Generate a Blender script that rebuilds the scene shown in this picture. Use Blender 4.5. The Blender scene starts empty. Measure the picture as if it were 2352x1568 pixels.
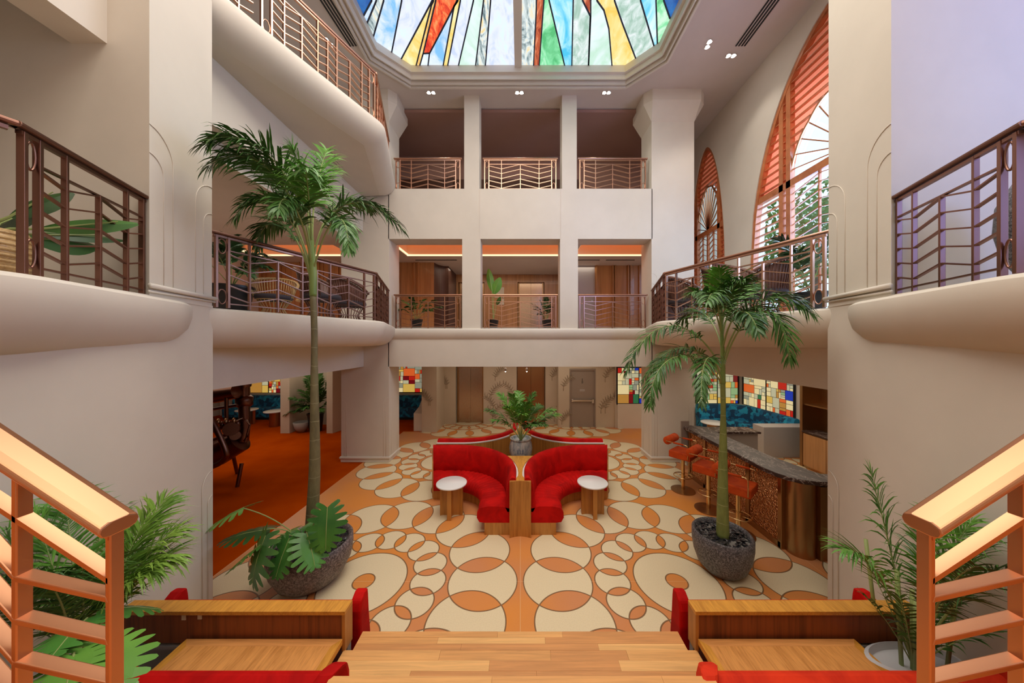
import bpy, bmesh, math, random
from math import sin, cos, pi, sqrt, atan2, radians
from mathutils import Vector, Matrix
from mathutils.geometry import tessellate_polygon

SC = bpy.context.scene
COL = SC.collection
# ------------------------------------------------------------------ camera
cam_d = bpy.data.cameras.new('camera')
cam = bpy.data.objects.new('camera', cam_d); COL.objects.link(cam)
cam.location = (0, 0, 3.0); cam.rotation_euler = (pi/2, 0, 0)
cam_d.sensor_width = 36.0; cam_d.lens = 36.0*700/2352
cam_d.shift_x = -19/2352; cam_d.shift_y = 3/2352
cam_d.clip_start = 0.05; cam_d.clip_end = 200
SC.camera = cam
# ------------------------------------------------------------------ world and exposure
SC.view_settings.view_transform = 'Standard'; SC.view_settings.look = 'None'
SC.view_settings.gamma = 1; SC.view_settings.use_curve_mapping = False
SC.view_settings.exposure = 0.0
SC.cycles.max_bounces = 8; SC.cycles.diffuse_bounces = 5; SC.cycles.glossy_bounces = 4
SC.cycles.sample_clamp_indirect = 6.0
SC.cycles.caustics_reflective = False; SC.cycles.caustics_refractive = False
wd = bpy.data.worlds.new('sky'); SC.world = wd; wd.use_nodes = True
wn = wd.node_tree; wn.nodes.clear()
wo = wn.nodes.new('ShaderNodeOutputWorld'); wb = wn.nodes.new('ShaderNodeBackground')
wb.inputs[0].default_value = (0.62, 0.78, 1.0, 1); wb.inputs[1].default_value = 1.9
wn.links.new(wb.outputs[0], wo.inputs[0])

def area_light(name, loc, size, power, color, rot=(0, 0, 0), size_y=None, spread=None):
    l = bpy.data.lights.new(name, 'AREA'); l.energy = power; l.color = color
    l.size = size
    if size_y: l.shape = 'RECTANGLE'; l.size_y = size_y
    if spread: l.spread = spread
    o = bpy.data.objects.new(name, l); COL.objects.link(o); o.location = loc; o.rotation_euler = rot
    return o
WARM = (1.0, 0.86, 0.68); NEUT = (1.0, 0.90, 0.78); COOL = (0.45, 0.60, 1.0)
# daylight of the stained glass roof light (the part of it above and behind the frame)
area_light('skylight_glow', (0, 3.2, 9.12), 4.6, 310, (1.0, 0.92, 0.81), size_y=3.2)
# fill light added under the ceiling behind the camera
area_light('lobby_fill_light', (0, -1.2, 9.1), 5.0, 175, NEUT, size_y=2.6)
# daylight through the tall arched windows
area_light('window_daylight', (6.0, 4.9, 6.2), 3.4, 330, COOL, rot=(0, radians(90), 0), size_y=3.8)
area_light('window_daylight', (6.0, 0.2, 6.2), 3.4, 120, COOL, rot=(0, radians(90), 0), size_y=3.8)  # bluish light for the added, unseen window nearest the landing
# bluish fill light added behind the camera, bar side; no window there
area_light('blue_fill_light', (4.4, -2.7, 6.2), 1.5, 52, (.17, .33, 1.0), rot=(radians(90), 0, radians(-8)), size_y=4.0, spread=radians(75))
# fill lights added under the ceilings of the side rooms; no panels built
area_light('lounge_fill_light', (-7.6, 8.4, 2.56), 3.0, 54, WARM, size_y=5.0)
area_light('bar_fill_light', (5.8, 7.6, 2.56), 2.4, 46, WARM, size_y=4.0)
area_light('lift_lobby_fill_light', (0, 9.7, 2.56), 5.0, 26, WARM, size_y=1.6)
area_light('gallery_fill_light', (-6.3, 5.2, 5.55), 2.2, 26, WARM, size_y=3.0)
area_light('gallery_fill_light', (0, 10.4, 5.55), 5.0, 26, WARM, size_y=0.7)
area_light('upper_gallery_light', (0, 9.2, 9.05), 6.0, 11, WARM, size_y=0.6)

# ------------------------------------------------------------------ mesh helpers
class MB:
    def __init__(self, xf=None):
        self.v = []; self.f = []; self.m = []; self.xf = xf; self.mi = 0
    def add(self, vs, fs):
        b = len(self.v)
        self.v += [tuple(p) for p in vs]
        for f in fs:
            self.f.append([b+i for i in f]); self.m.append(self.mi)
        return self
    def box(self, x0, x1, y0, y1, z0, z1):
        return self.add([(x0,y0,z0),(x1,y0,z0),(x1,y1,z0),(x0,y1,z0),(x0,y0,z1),(x1,y0,z1),(x1,y1,z1),(x0,y1,z1)],
                        [(0,3,2,1),(4,5,6,7),(0,1,5,4),(1,2,6,5),(2,3,7,6),(3,0,4,7)])
    def bar(self, a, b, w, t, side=None):
        """box section beam from a to b: w along 'side' (or horizontal), t across"""
        a = Vector(a); b = Vector(b); d = (b-a).normalized()
        s = Vector(side) if side is not None else d.cross(Vector((0,0,1)))
        if s.length < 1e-5: s = Vector((1,0,0))
        s = (s - d*s.dot(d)).normalized(); u = d.cross(s).normalized()
        vs = []
        for p in (a, b):
            for i, j in ((-1,-1),(1,-1),(1,1),(-1,1)):
                vs.append(p + s*(w/2*i) + u*(t/2*j))
        return self.add(vs, [(0,1,2,3),(7,6,5,4),(0,4,5,1),(1,5,6,2),(2,6,7,3),(3,7,4,0)])
    def prism(self, poly, z0, z1):
        n = len(poly)
        tri = tessellate_polygon([[Vector((p[0], p[1], 0)) for p in poly]])
        vs = [(p[0],p[1],z0) for p in poly] + [(p[0],p[1],z1) for p in poly]
        fs = [tuple(t) for t in tri] + [tuple(i+n for i in reversed(t)) for t in tri]
        fs += [(i, (i+1) % n, (i+1) % n+n, i+n) for i in range(n)]
        return self.add(vs, fs)
    def prism_map(self, poly, d0, d1, fn):
        """prism of a 2D polygon; fn(u, v, d) -> xyz"""
        n = len(poly)
        tri = tessellate_polygon([[Vector((p[0], p[1], 0)) for p in poly]])
        vs = [fn(p[0],p[1],d0) for p in poly] + [fn(p[0],p[1],d1) for p in poly]
        fs = [tuple(t) for t in tri] + [tuple(i+n for i in reversed(t)) for t in tri]
        fs += [(i, (i+1) % n, (i+1) % n+n, i+n) for i in range(n)]
        return self.add(vs, fs)
    def tube(self, pts, r, n=8, caps=True, closed=False):
        pts = [Vector(p) for p in pts]; N = len(pts)
        rs = r if isinstance(r, (list, tuple)) else [r]*N
        vs = []; up = None
        for i, p in enumerate(pts):
            if closed: d = pts[(i+1) % N]-pts[i-1]
            else: d = pts[min(i+1, N-1)]-pts[max(i-1, 0)]
            if d.length < 1e-9: d = Vector((0,0,1))
            d.normalize()
            if up is None:
                up = Vector((0,0,1)) if abs(d.z) < .9 else Vector((1,0,0))
            s = d.cross(up)
            if s.length < 1e-4: s = d.cross(Vector((0,1,0)))
            s.normalize(); u = s.cross(d).normalized(); up = u
            for k in range(n):
                a = 2*pi*k/n
                vs.append(p + s*(cos(a)*rs[i]) + u*(sin(a)*rs[i]))
        fs = []
        M = N if closed else N-1
        for i in range(M):
            j = (i+1) % N
            for k in range(n):
                l = (k+1) % n
                fs.append((i*n+k, i*n+l, j*n+l, j*n+k))
        if caps and not closed:
            fs.append(tuple(reversed(range(n)))); fs.append(tuple((N-1)*n+k for k in range(n)))
        return self.add(vs, fs)
    def lathe(self, prof, c=(0,0,0), n=32, axis=None):
        """prof: list of (r, z) bottom to top; ends at r=0 close themselves"""
        vs = []; fs = []
        for r, z in prof:
            for k in range(n):
                a = 2*pi*k/n
                vs.append((r*cos(a), r*sin(a), z))
        for i in range(len(prof)-1):
            for k in range(n):
                l = (k+1) % n
                fs.append((i*n+k, i*n+l, (i+1)*n+l, (i+1)*n+k))
        if prof[0][0] > 1e-6: fs.append(tuple(reversed(range(n))))
        if prof[-1][0] > 1e-6: fs.append(tuple((len(prof)-1)*n+k for k in range(n)))
        M = axis if axis is not None else Matrix.Identity(3)
        c = Vector(c)
        return self.add([M @ Vector(v) + c for v in vs], fs)
    def sweep(self, frames, prof, closed_prof=True, caps=True, closed=False):
        """frames: list of fn(r, z) -> xyz ; prof: list of (r,z)"""
        n = 0; vs = []
        for i, fr in enumerate(frames):
            pr = prof(i) if callable(prof) else prof
            n = len(pr)
            for (r, z) in pr: vs.append(fr(r, z))
        fs = []; N = len(frames)
        for i in range(N if closed else N-1):
            i2 = (i+1) % N
            for k in range(n if closed_prof else n-1):
                l = (k+1) % n
                fs.append((i*n+k, i*n+l, i2*n+l, i2*n+k))
        if caps and closed_prof and not closed:
            pr = prof(0) if callable(prof) else prof
            tri = tessellate_polygon([[Vector((p[0], p[1], 0)) for p in pr]])
            fs += [tuple(t) for t in tri]
            fs += [tuple((N-1)*n+k for k in reversed(t)) for t in tri]
        return self.add(vs, fs)

def obj(name, mb, mat, parent=None, smooth=False, bevel=0, normals=True, loc=None, auto=None, subsurf=0):
    me = bpy.data.meshes.new(name)
    vs = mb.v
    if mb.xf: vs = [tuple(mb.xf(v)) for v in vs]
    me.from_pydata(vs, [], mb.f)
    mats = mat if isinstance(mat, (list, tuple)) else [mat]
    for m in mats: me.materials.append(m)
    if len(mats) > 1: me.polygons.foreach_set('material_index', mb.m)
    if normals:
        bm = bmesh.new(); bm.from_mesh(me)
        bmesh.ops.recalc_face_normals(bm, faces=bm.faces)
        bm.to_mesh(me); bm.free()
    if smooth:
        me.polygons.foreach_set('use_smooth', [True]*len(me.polygons))
        if auto is not None:
            try: me.set_sharp_from_angle(angle=radians(auto))
            except Exception: pass
    me.update()
    o = bpy.data.objects.new(name, me); COL.objects.link(o)
    if parent: o.parent = parent
    if loc: o.location = loc
    if bevel:
        b = o.modifiers.new('bevel', 'BEVEL'); b.width = bevel; b.segments = 2; b.limit_method = 'ANGLE'; b.angle_limit = radians(40)
    if subsurf:
        s = o.modifiers.new('sub', 'SUBSURF'); s.levels = subsurf; s.render_levels = subsurf
    return o

def tag(o, label, cat, group=None, kind=None):
    o['label'] = label; o['category'] = cat
    if group: o['group'] = group
    if kind: o['kind'] = kind
    return o
def thing(name, label, cat, loc=(0,0,0), rz=0, group=None):
    o = bpy.data.objects.new(name, None); COL.objects.link(o)
    o.location = loc; o.rotation_euler = (0, 0, rz); o.empty_display_size = .1
    return tag(o, label, cat, group)
def struct(name, mb, mat, label, cat='wall', **k):
    o = obj(name, mb, mat, **k)
    if not k.get('parent'): tag(o, label, cat, kind='structure')
    return o
def dup(root, loc, rz=None, label=None, scale=None):
    r = root.copy(); COL.objects.link(r); r.location = loc
    if rz is not None: r.rotation_euler = (0, 0, rz)
    if label: r['label'] = label
    if scale: r.scale = (scale,)*3
    for ch in list(root.children):
        c = ch.copy(); COL.objects.link(c); c.parent = r
        for g in list(ch.children):
            d = g.copy(); COL.objects.link(d); d.parent = c
    return r
def at(px, py, Y):
    return Vector(((px-1195)/700*Y, Y, 3-(py-787)/700*Y))
def bez(p0, p1, p2, n):
    p0, p1, p2 = Vector(p0), Vector(p1), Vector(p2)
    return [p0*(1-t)**2 + p1*2*t*(1-t) + p2*t*t for t in [i/n for i in range(n+1)]]

# ------------------------------------------------------------------ materials
MATS = {}
def mat(name, col=(.8,.8,.8), rough=.5, metal=0, spec=.5, coat=0, sheen=0, emit=None, es=0):
    m = bpy.data.materials.new(name); m.use_nodes = True
    b = m.node_tree.nodes['Principled BSDF']
    b.inputs['Base Color'].default_value = (*col, 1); b.inputs['Roughness'].default_value = rough
    b.inputs['Metallic'].default_value = metal; b.inputs['Specular IOR Level'].default_value = spec
    b.inputs['Coat Weight'].default_value = coat; b.inputs['Sheen Weight'].default_value = sheen
    if emit: b.inputs['Emission Color'].default_value = (*emit, 1); b.inputs['Emission Strength'].default_value = es
    MATS[name] = m
    return m
class NT:
    def __init__(s, m): s.t = m.node_tree; s.n = s.t.nodes; s.l = s.t.links; s.b = s.n.get('Principled BSDF')
    def new(s, t, **k):
        n = s.n.new(t)
        for a, v in k.items(): setattr(n, a, v)
        return n
    def put(s, sock, v):
        if hasattr(v, 'is_output') or isinstance(v, bpy.types.NodeSocket): s.l.new(v, sock)
        else: sock.default_value = v
    def math(s, op, a, b=None, c=None, clamp=False):
        n = s.new('ShaderNodeMath', operation=op); n.use_clamp = clamp
        s.put(n.inputs[0], a)
        if b is not None: s.put(n.inputs[1], b)
        if c is not None: s.put(n.inputs[2], c)
        return n.outputs[0]
    def coord(s, scale=(1,1,1), rot=(0,0,0), kind='Object'):
        tc = s.new('ShaderNodeTexCoord'); mp = s.new('ShaderNodeMapping')
        mp.inputs['Scale'].default_value = scale; mp.inputs['Rotation'].default_value = rot
        s.l.new(tc.outputs[kind], mp.inputs[0]); return mp.outputs[0]
    def noise(s, vec, scale=5, detail=3, rough=.5, dist=0):
        n = s.new('ShaderNodeTexNoise'); s.l.new(vec, n.inputs['Vector'])
        n.inputs['Scale'].default_value = scale; n.inputs['Detail'].default_value = detail
        n.inputs['Roughness'].default_value = rough; n.inputs['Distortion'].default_value = dist
        return n.outputs[0]
    def ramp(s, fac, stops, interp='LINEAR'):
        n = s.new('ShaderNodeValToRGB'); n.color_ramp.interpolation = interp
        e = n.color_ramp.elements
        while len(e) < len(stops): e.new(.5)
        for i, (p, c) in enumerate(stops): e[i].position = p; e[i].color = (*c, 1)
        s.put(n.inputs[0], fac); return n.outputs[0]
    def mix(s, fac, a, b, blend='MIX'):
        n = s.new('ShaderNodeMix', data_type='RGBA', blend_type=blend)
        s.put(n.inputs[0], fac)
        s.put(n.inputs[6], a if not isinstance(a, tuple) else (*a, 1)); s.put(n.inputs[7], b if not isinstance(b, tuple) else (*b, 1))
        return n.outputs[2]
    def bump(s, h, strength=.3, dist=.01):
        n = s.new('ShaderNodeBump'); n.inputs['Strength'].default_value = strength; n.inputs['Distance'].default_value = dist
        s.l.new(h, n.inputs['Height']); s.l.new(n.outputs[0], s.b.inputs['Normal'])
    def color(s, c): s.l.new(c, s.b.inputs['Base Color'])

def plaster(name, col, rough=.85):
    m = mat(name, col, rough, spec=.25); t = NT(m)
    v = t.coord(); n = t.noise(v, 1.3, 4, .6)
    c2 = tuple(x*.93 for x in col)
    t.color(t.ramp(n, [(.3, c2), (.7, col)])); t.bump(t.noise(v, 60, 3), .08, .002)
    return m
def wood(name, c1, c2, scale=(1,1,1), grain=26, rough=.38, coat=.25):
    m = mat(name, c1, rough, coat=coat); t = NT(m)
    v = t.coord(scale)
    n = t.noise(v, grain, 4, .6, .6); n2 = t.noise(v, grain*.18, 2, .5, .3)
    f = t.math('ADD', t.math('MULTIPLY', n, .6), t.math('MULTIPLY', n2, .4))
    t.color(t.ramp(f, [(.36, c2), (.52, c1), (.68, tuple(min(1, x*1.18) for x in c1))]))
    return m
def metal(name, col, rough=.25, brushed=None):
    m = mat(name, col, rough, metal=1)
    if brushed:
        t = NT(m); n = t.noise(t.coord(brushed), 20, 3)
        t.l.new(t.math('ADD', t.math('MULTIPLY', n, .25), rough-.1), t.b.inputs['Roughness'])
    return m
def velvet(name, col, dark):
    m = mat(name, col, .75, spec=.15, sheen=.12); t = NT(m)
    t.b.inputs['Sheen Tint'].default_value = (min(1, col[0]*1.6), col[1]*1.5+.02, col[2]*1.5+.02, 1); t.b.inputs['Sheen Roughness'].default_value = .4
    n = t.noise(t.coord(), 3.2, 4, .6, .8)
    t.color(t.ramp(n, [(.3, dark), (.62, col)])); t.bump(t.noise(t.coord(), 260, 2), .06, .001)
    return m
def leafm(name, c1, c2, rough=.42):
    m = mat(name, c1, rough, spec=.4); t = NT(m)
    n = t.noise(t.coord(), 2.4, 2)
    t.color(t.ramp(n, [(.3, c2), (.7, c1)]))
    t.b.inputs['Transmission Weight'].default_value = 0
    return m
M = {}
M['plaster'] = plaster('warm_plaster', (.71, .645, .56))
M['plaster_trim'] = plaster('trim_plaster', (.76, .70, .62), .6)
M['ceil'] = plaster('ceiling_plaster', (.66, .58, .53))
M['brownwall'] = plaster('brown_plaster', (.36, .21, .175))
M['darkbrown'] = plaster('dark_brown_panel', (.10, .045, .03), .4)
M['lobbywall'] = plaster('lobby_plaster', (.62, .53, .42))
M['concrete'] = plaster('grey_concrete', (.36, .33, .31))
M['oak'] = wood('oak_veneer', (.50, .22, .045), (.34, .13, .02), (1, 1, .06), rough=.5, coat=.05)
M['oak_flat'] = wood('oak_top', (.62, .28, .035), (.47, .19, .02), (3, .35, 3), rough=.5, coat=.05)
M['oak_x'] = wood('oak_board', (.68, .30, .085), (.50, .20, .05), (.12, 2.5, 2.5), rough=.5, coat=.05)
M['oak_fan'] = wood('oak_inlay', (.64, .28, .07), (.46, .18, .035), (2.5, .3, 1), rough=.5, coat=.05)
M['walnut'] = wood('walnut_veneer', (.24, .062, .012), (.13, .032, .006), (1.6, 1.6, .05), rough=.6, coat=0)
M['gallery_wood'] = wood('gallery_panel', (.50, .24, .09), (.36, .16, .055), (1, 1, .05), 14, .35)
M['shutter'] = wood('shutter_wood', (.55, .19, .07), (.38, .11, .035), (1, .3, .3), 16, .35)
M['shutterback'] = mat('shutter_backing', (.62, .17, .09), .6)
M['copper'] = metal('copper_rail', (.60, .34, .235), .3)
M['copper_dark'] = metal('dark_copper', (.27, .14, .105), .34)
M['copper_bright'] = metal('polished_copper', (.70, .335, .18), .36)
M['brass'] = metal('brass', (.72, .50, .24), .22)
M['bronze'] = metal('brushed_bronze', (.42, .25, .12), .32, (1, 1, .08))
M['darkbronze'] = metal('dark_bronze', (.17, .085, .06), .3)
M['steel'] = metal('lift_steel', (.50, .36, .26), .22, (1, 1, 14))
M['chrome'] = metal('bright_steel', (.8, .78, .75), .2)
M['red'] = velvet('red_velvet', (.56, .004, .003), (.30, .001, .001))
M['redor'] = velvet('orange_red_velvet', (.78, .045, .012), (.50, .02, .008))
M['orange'] = velvet('orange_velvet', (.62, .085, .012), (.38, .035, .008))
M['whitetop'] = mat('white_stone', (.80, .80, .80), .25)
M['frond'] = leafm('palm_leaf', (.075, .19, .030), (.028, .085, .016))
M['frond_b'] = leafm('palm_leaf_fresh', (.16, .38, .05), (.07, .20, .03))
M['frond_y'] = leafm('areca_leaf', (.30, .46, .06), (.12, .28, .04))
M['monstera'] = leafm('monstera_leaf', (.10, .30, .045), (.03, .13, .03), .3)
M['darkleaf'] = leafm('dark_leaf', (.045, .12, .03), (.02, .05, .015), .35)
M['stem'] = mat('leaf_stalk', (.30, .36, .12), .5)
M['blackpot'] = mat('black_pot', (.015, .015, .017), .35)
M['soil'] = plaster('soil', (.05, .035, .025), .95)
M['pebble'] = mat('black_pebble', (.035, .035, .04), .22, spec=.6)
M['ceramic_grey'] = mat('light_grey_planter', (.55, .55, .57), .4)
M['rattan'] = wood('rattan', (.62, .40, .17), (.42, .24, .09), (1, 1, 1), 60, .5)
M['dkrattan'] = wood('dark_rattan', (.16, .065, .045), (.08, .03, .022), (1, 1, 1), 60, .5)
M['dkfabric'] = mat('dark_fabric', (.05, .04, .05), .9)
M['cream_fabric'] = mat('cream_fabric', (.62, .54, .44), .9)
M['black'] = mat('black_slot', (.01, .01, .01), .6)
M['lead'] = mat('lead_came', (.03, .045, .09), .5)
M['paper'] = mat('paper', (.8, .78, .74), .7)
M['tape'] = mat('paper_tape', (.62, .52, .38), .7)
M['greydoor'] = mat('grey_door', (.34, .28, .24), .35)
M['greydoor_b'] = mat('pale_grey_door', (.45, .42, .42), .4)
M['spot'] = mat('spot_lamp', (1, 1, 1), .3, emit=(1, .95, .88), es=45)
M['cove'] = mat('cove_strip', (1, .9, .7), .5, emit=(1, .80, .50), es=1.1)
M['covewhite'] = mat('cove_plaster', (.85, .78, .64), .6)
M['coveglow'] = mat('orange_cove_glow', (.90, .22, .02), .45, emit=(1, .20, .015), es=.55)  # cove light on the orange ceiling is put in as emission
M['blue_mark'] = mat('indigo_brush_mark', (.12, .16, .26), .5)
M['glass'] = mat('window_glass', (1, 1, 1), 0.02); 
M['relief'] = mat('relief_plaster', (.40, .32, .23), .8)
def clear_glass(m):
    t = m.node_tree; o = t.nodes['Material Output']; tr = t.nodes.new('ShaderNodeBsdfTransparent'); gl = t.nodes.new('ShaderNodeBsdfGlossy'); mx = t.nodes.new('ShaderNodeMixShader')
    tr.inputs[0].default_value = (.93, .97, .96, 1); gl.inputs['Roughness'].default_value = .03; mx.inputs[0].default_value = .06
    t.links.new(tr.outputs[0], mx.inputs[1]); t.links.new(gl.outputs[0], mx.inputs[2]); t.links.new(mx.outputs[0], o.inputs[0])
clear_glass(M['glass'])
def translucent(m, col):
    t = m.node_tree; o = t.nodes['Material Output']; tr = t.nodes.new('ShaderNodeBsdfTranslucent'); b = t.nodes['Principled BSDF']; mx = t.nodes.new('ShaderNodeMixShader')
    tr.inputs[0].default_value = (*col, 1); mx.inputs[0].default_value = .55
    t.links.new(b.outputs[0], mx.inputs[1]); t.links.new(tr.outputs[0], mx.inputs[2]); t.links.new(mx.outputs[0], o.inputs[0])
translucent(M['shutterback'], (.80, .16, .07))

def granite(name, c1, c2, c3, sc=120):
    m = mat(name, c1, .5); t = NT(m); v = t.coord()
    n = t.noise(v, sc, 2, .7); n2 = t.noise(v, sc*.45, 2, .7)
    f = t.math('ADD', t.math('MULTIPLY', n, .5), t.math('MULTIPLY', n2, .5))
    t.color(t.ramp(f, [(.42, c2), (.5, c1), (.58, c3)])); t.bump(n, .15, .002)
    return m
M['granite'] = granite('speckled_granite', (.095, .092, .10), (.035, .034, .038), (.23, .22, .23))
M['granite_b'] = granite('brown_granite', (.14, .115, .115), (.055, .045, .048), (.26, .22, .22), 90)
def marble(name, base, vein, sc=3):
    m = mat(name, base, .34, spec=.2); t = NT(m); v = t.coord((1, .45, 1), (0, 0, .5))
    n = t.noise(v, sc, 8, .62, 1.6); d = t.math('ABSOLUTE', t.math('SUBTRACT', n, .5))
    t.color(t.ramp(d, [(0, vein), (.004, vein), (.016, base), (.2, tuple(x*.6 for x in base))]))
    return m
M['marble'] = marble('brown_veined_marble', (.065, .036, .030), (.40, .33, .29), 3.5)
def glaze():
    m = mat('grey_glaze', (.5, .5, .5), .25, coat=.3); t = NT(m); v = t.coord((1, 1, .35))
    t.color(t.ramp(t.noise(v, 12, 5, .65, .8), [(.35, (.20, .25, .30)), (.5, (.46, .48, .49)), (.62, (.62, .61, .58))]))
    return m
M['glaze'] = glaze()
def hammered():
    m = mat('hammered_copper', (.55, .25, .10), .22, metal=1); t = NT(m); v = t.coord()
    w = t.new('ShaderNodeTexVoronoi'); t.l.new(v, w.inputs['Vector']); w.inputs['Scale'].default_value = 42
    n = t.noise(v, 28, 3, .7)
    h = t.math('ADD', w.outputs['Distance'], t.math('MULTIPLY', n, .8))
    t.bump(h, .9, .03); t.color(t.ramp(n, [(.35, (.45, .16, .06)), (.6, (.92, .48, .22))]))
    return m
M['hammered'] = hammered()
def trunkm(name, c1, c2, ring):
    m = mat(name, c1, .6); t = NT(m); v = t.coord()
    sp = t.new('ShaderNodeSeparateXYZ'); t.l.new(v, sp.inputs[0])
    n = t.noise(t.coord((1, 1, .3)), 9, 5, .7)
    z = t.math('ADD', sp.outputs[2], t.math('MULTIPLY', n, .05))
    r = t.math('FRACT', t.math('MULTIPLY', z, 4.3))
    k = t.math('LESS_THAN', r, .04)
    base = t.ramp(n, [(.3, c2), (.65, c1)])
    t.color(t.mix(k, base, ring)); return m
M['trunk'] = trunkm('palm_trunk', (.19, .165, .075), (.10, .08, .035), (.24, .22, .115))
M['trunk_g'] = trunkm('green_palm_trunk', (.27, .33, .09), (.15, .19, .05), (.34, .38, .16))
M['shaft'] = leafm('palm_crownshaft', (.27, .36, .10), (.16, .25, .06), .4)
def teal():
    m = mat('teal_pattern_fabric', (.01, .13, .25), .8); t = NT(m); v = t.coord()
    b = t.new('ShaderNodeTexBrick'); t.l.new(v, b.inputs['Vector']); b.inputs['Scale'].default_value = 8
    w = t.new('ShaderNodeTexVoronoi'); w.distance = 'CHEBYCHEV'; w.inputs['Scale'].default_value = 9; t.l.new(v, w.inputs['Vector'])
    t.color(t.ramp(w.outputs['Color'], [(.25, (.006, .06, .15)), (.45, (.008, .15, .33)), (.6, (.012, .25, .48)), (.75, (.02, .36, .60))], 'CONSTANT'))
    return m
M['teal'] = teal()
def carpet():
    m = mat('orange_carpet', (.55, .09, .006), .95, spec=.0); t = NT(m)
    n = t.noise(t.coord(), 1.2, 3); t.color(t.ramp(n, [(.3, (.38, .046, .001)), (.7, (.50, .072, .002))]))
    t.bump(t.noise(t.coord(), 300, 2), .3, .002); return m
M['carpet'] = carpet()

def tile_floor():
    m = mat('circle_terrazzo_floor', (.8, .7, .55), .34); t = NT(m); t.b.inputs['Specular IOR Level'].default_value = .3
    v = t.coord(); sp = t.new('ShaderNodeSeparateXYZ'); t.l.new(v, sp.inputs[0])
    PX, PY = 3.94, 3.87
    X = t.math('SUBTRACT', t.math('PINGPONG', t.math('ADD', sp.outputs[0], PX*8), PX/2), PX/2)   # 0 at module centres
    Yr = t.math('ADD', sp.outputs[1], 3.835*0 + PY*8 - 3.835)
    Y = t.math('SUBTRACT', t.math('MODULO', t.math('ADD', Yr, PY/2), PY), PY/2)
    r = t.math('SQRT', t.math('ADD', t.math('MULTIPLY', X, X), t.math('MULTIPLY', Y, Y)))
    th = t.math('ARCTAN2', Y, X)
    S = 2*pi/16
    a = t.math('SUBTRACT', t.math('MODULO', t.math('ADD', th, S*20.5), S), S/2)
    dists = []
    def circ(R, rad, off):
        b = t.math('SUBTRACT', a, off)
        px = t.math('SUBTRACT', t.math('MULTIPLY', r, t.math('COSINE', b)), R)
        py = t.math('MULTIPLY', r, t.math('SINE', b))
        d = t.math('SQRT', t.math('ADD', t.math('MULTIPLY', px, px), t.math('MULTIPLY', py, py)))
        dists.append(t.math('SUBTRACT', d, rad))
    for o in (-S, 0, S):
        circ(1.5, .43, o); circ(.81, .217, o)
    dists.append(t.math('SUBTRACT', r, .515)); dists.append(t.math('SUBTRACT', r, .128))
    cnt = None; line = None
    for d in dists:
        i = t.math('LESS_THAN', d, 0); l = t.math('LESS_THAN', t.math('ABSOLUTE', d), .0078)
        cnt = i if cnt is None else t.math('ADD', cnt, i)
        line = l if line is None else t.math('MAXIMUM', line, l)
    odd = t.math('MODULO', cnt, 2.0)
    n = t.noise(v, 90, 3, .7); n2 = t.noise(v, .9, 2)
    cream = t.ramp(n, [(.35, (.74, .62, .40)), (.6, (.82, .70, .47))])
    n3 = t.noise(v, .55, 2)
    oran = t.ramp(n3, [(.40, (.62, .25, .10)), (.60, (.74, .27, .04))])
    oran = t.mix(t.math('MULTIPLY', n, .25), oran, (.80, .36, .18))
    c = t.mix(odd, oran, cream)
    c = t.mix(t.math('MULTIPLY', line, .85), c, (.16, .075, .03))
    # tile joints along the axes of the pattern modules
    j1 = t.math('LESS_THAN', t.math('ABSOLUTE', t.math('SUBTRACT', t.math('ABSOLUTE', X), PX/2)), .003)
    j2 = t.math('LESS_THAN', t.math('ABSOLUTE', Y), .0022)
    j = t.math('MAXIMUM', j1, j2)
    c = t.mix(t.math('MULTIPLY', j, .35), c, (.85, .70, .45))
    t.color(c)
    return m
M['tile'] = tile_floor()

def glassm(name, c1, c2, c3=None, sc=3, dist=1.5, es=1.0, stretch=(1, .5, 1)):
    m = mat(name, c1, .3); t = NT(m); n = t.noise(t.coord(stretch), sc, 5, .6, dist)
    st = [(.36, c1), (.52, c2)] + ([(.66, c3)] if c3 else [])
    c = t.ramp(n, st); t.l.new(c, t.b.inputs['Emission Color']); t.b.inputs['Emission Strength'].default_value = es
    t.b.inputs['Base Color'].default_value = (.05, .05, .05, 1); return m
# ================================================================== STRUCTURE
ZC = 9.22          # main ceiling
# floors
struct('floor', MB().box(-3.95, 8.3, -3.2, 12.9, -.2, 0), M['tile'], 'pale terrazzo floor inlaid with rings of overlapping orange circles', 'floor')
struct('floor', MB().box(-12.6, -3.95, -3.2, 12.9, -.2, 0).box(-3.95, -3.3, 10.3, 12.9, -.1, .004), M['carpet'], 'plain burnt orange carpet of the lounge', 'floor')
# outer shell
struct('wall_front', MB().box(-12.6, 8.3, -3.3, -3.0, 0, ZC+.1), M['plaster'], 'plain wall behind the upper stair landing')
struct('wall_left', MB().box(-12.8, -12.5, -3.2, 12.9, 0, ZC+.1), M['plaster'], 'far side wall of the carpeted lounge')
struct('wall_far', MB().box(-12.6, 8.3, 12.7, 12.9, 0, 9.5), M['plaster'], 'far wall behind the teal benches')
# ground right room walls
struct('floor_terrace', MB().box(8.0, 13, -3.2, 13, 3.2, 3.4), M['concrete'], 'terrace outside the arched windows', 'floor')
struct('wall_right_bar', MB().box(7.8, 8.1, -3.2, 12.8, 0, 3.4), M['plaster'], 'cream wall beside the bar carrying a stained glass strip')
struct('wall_back_bar', MB().box(3.36, 7.8, 10.75, 11.0, 0, 2.7), M['plaster'], 'cream wall behind the teal corner bench')
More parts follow.
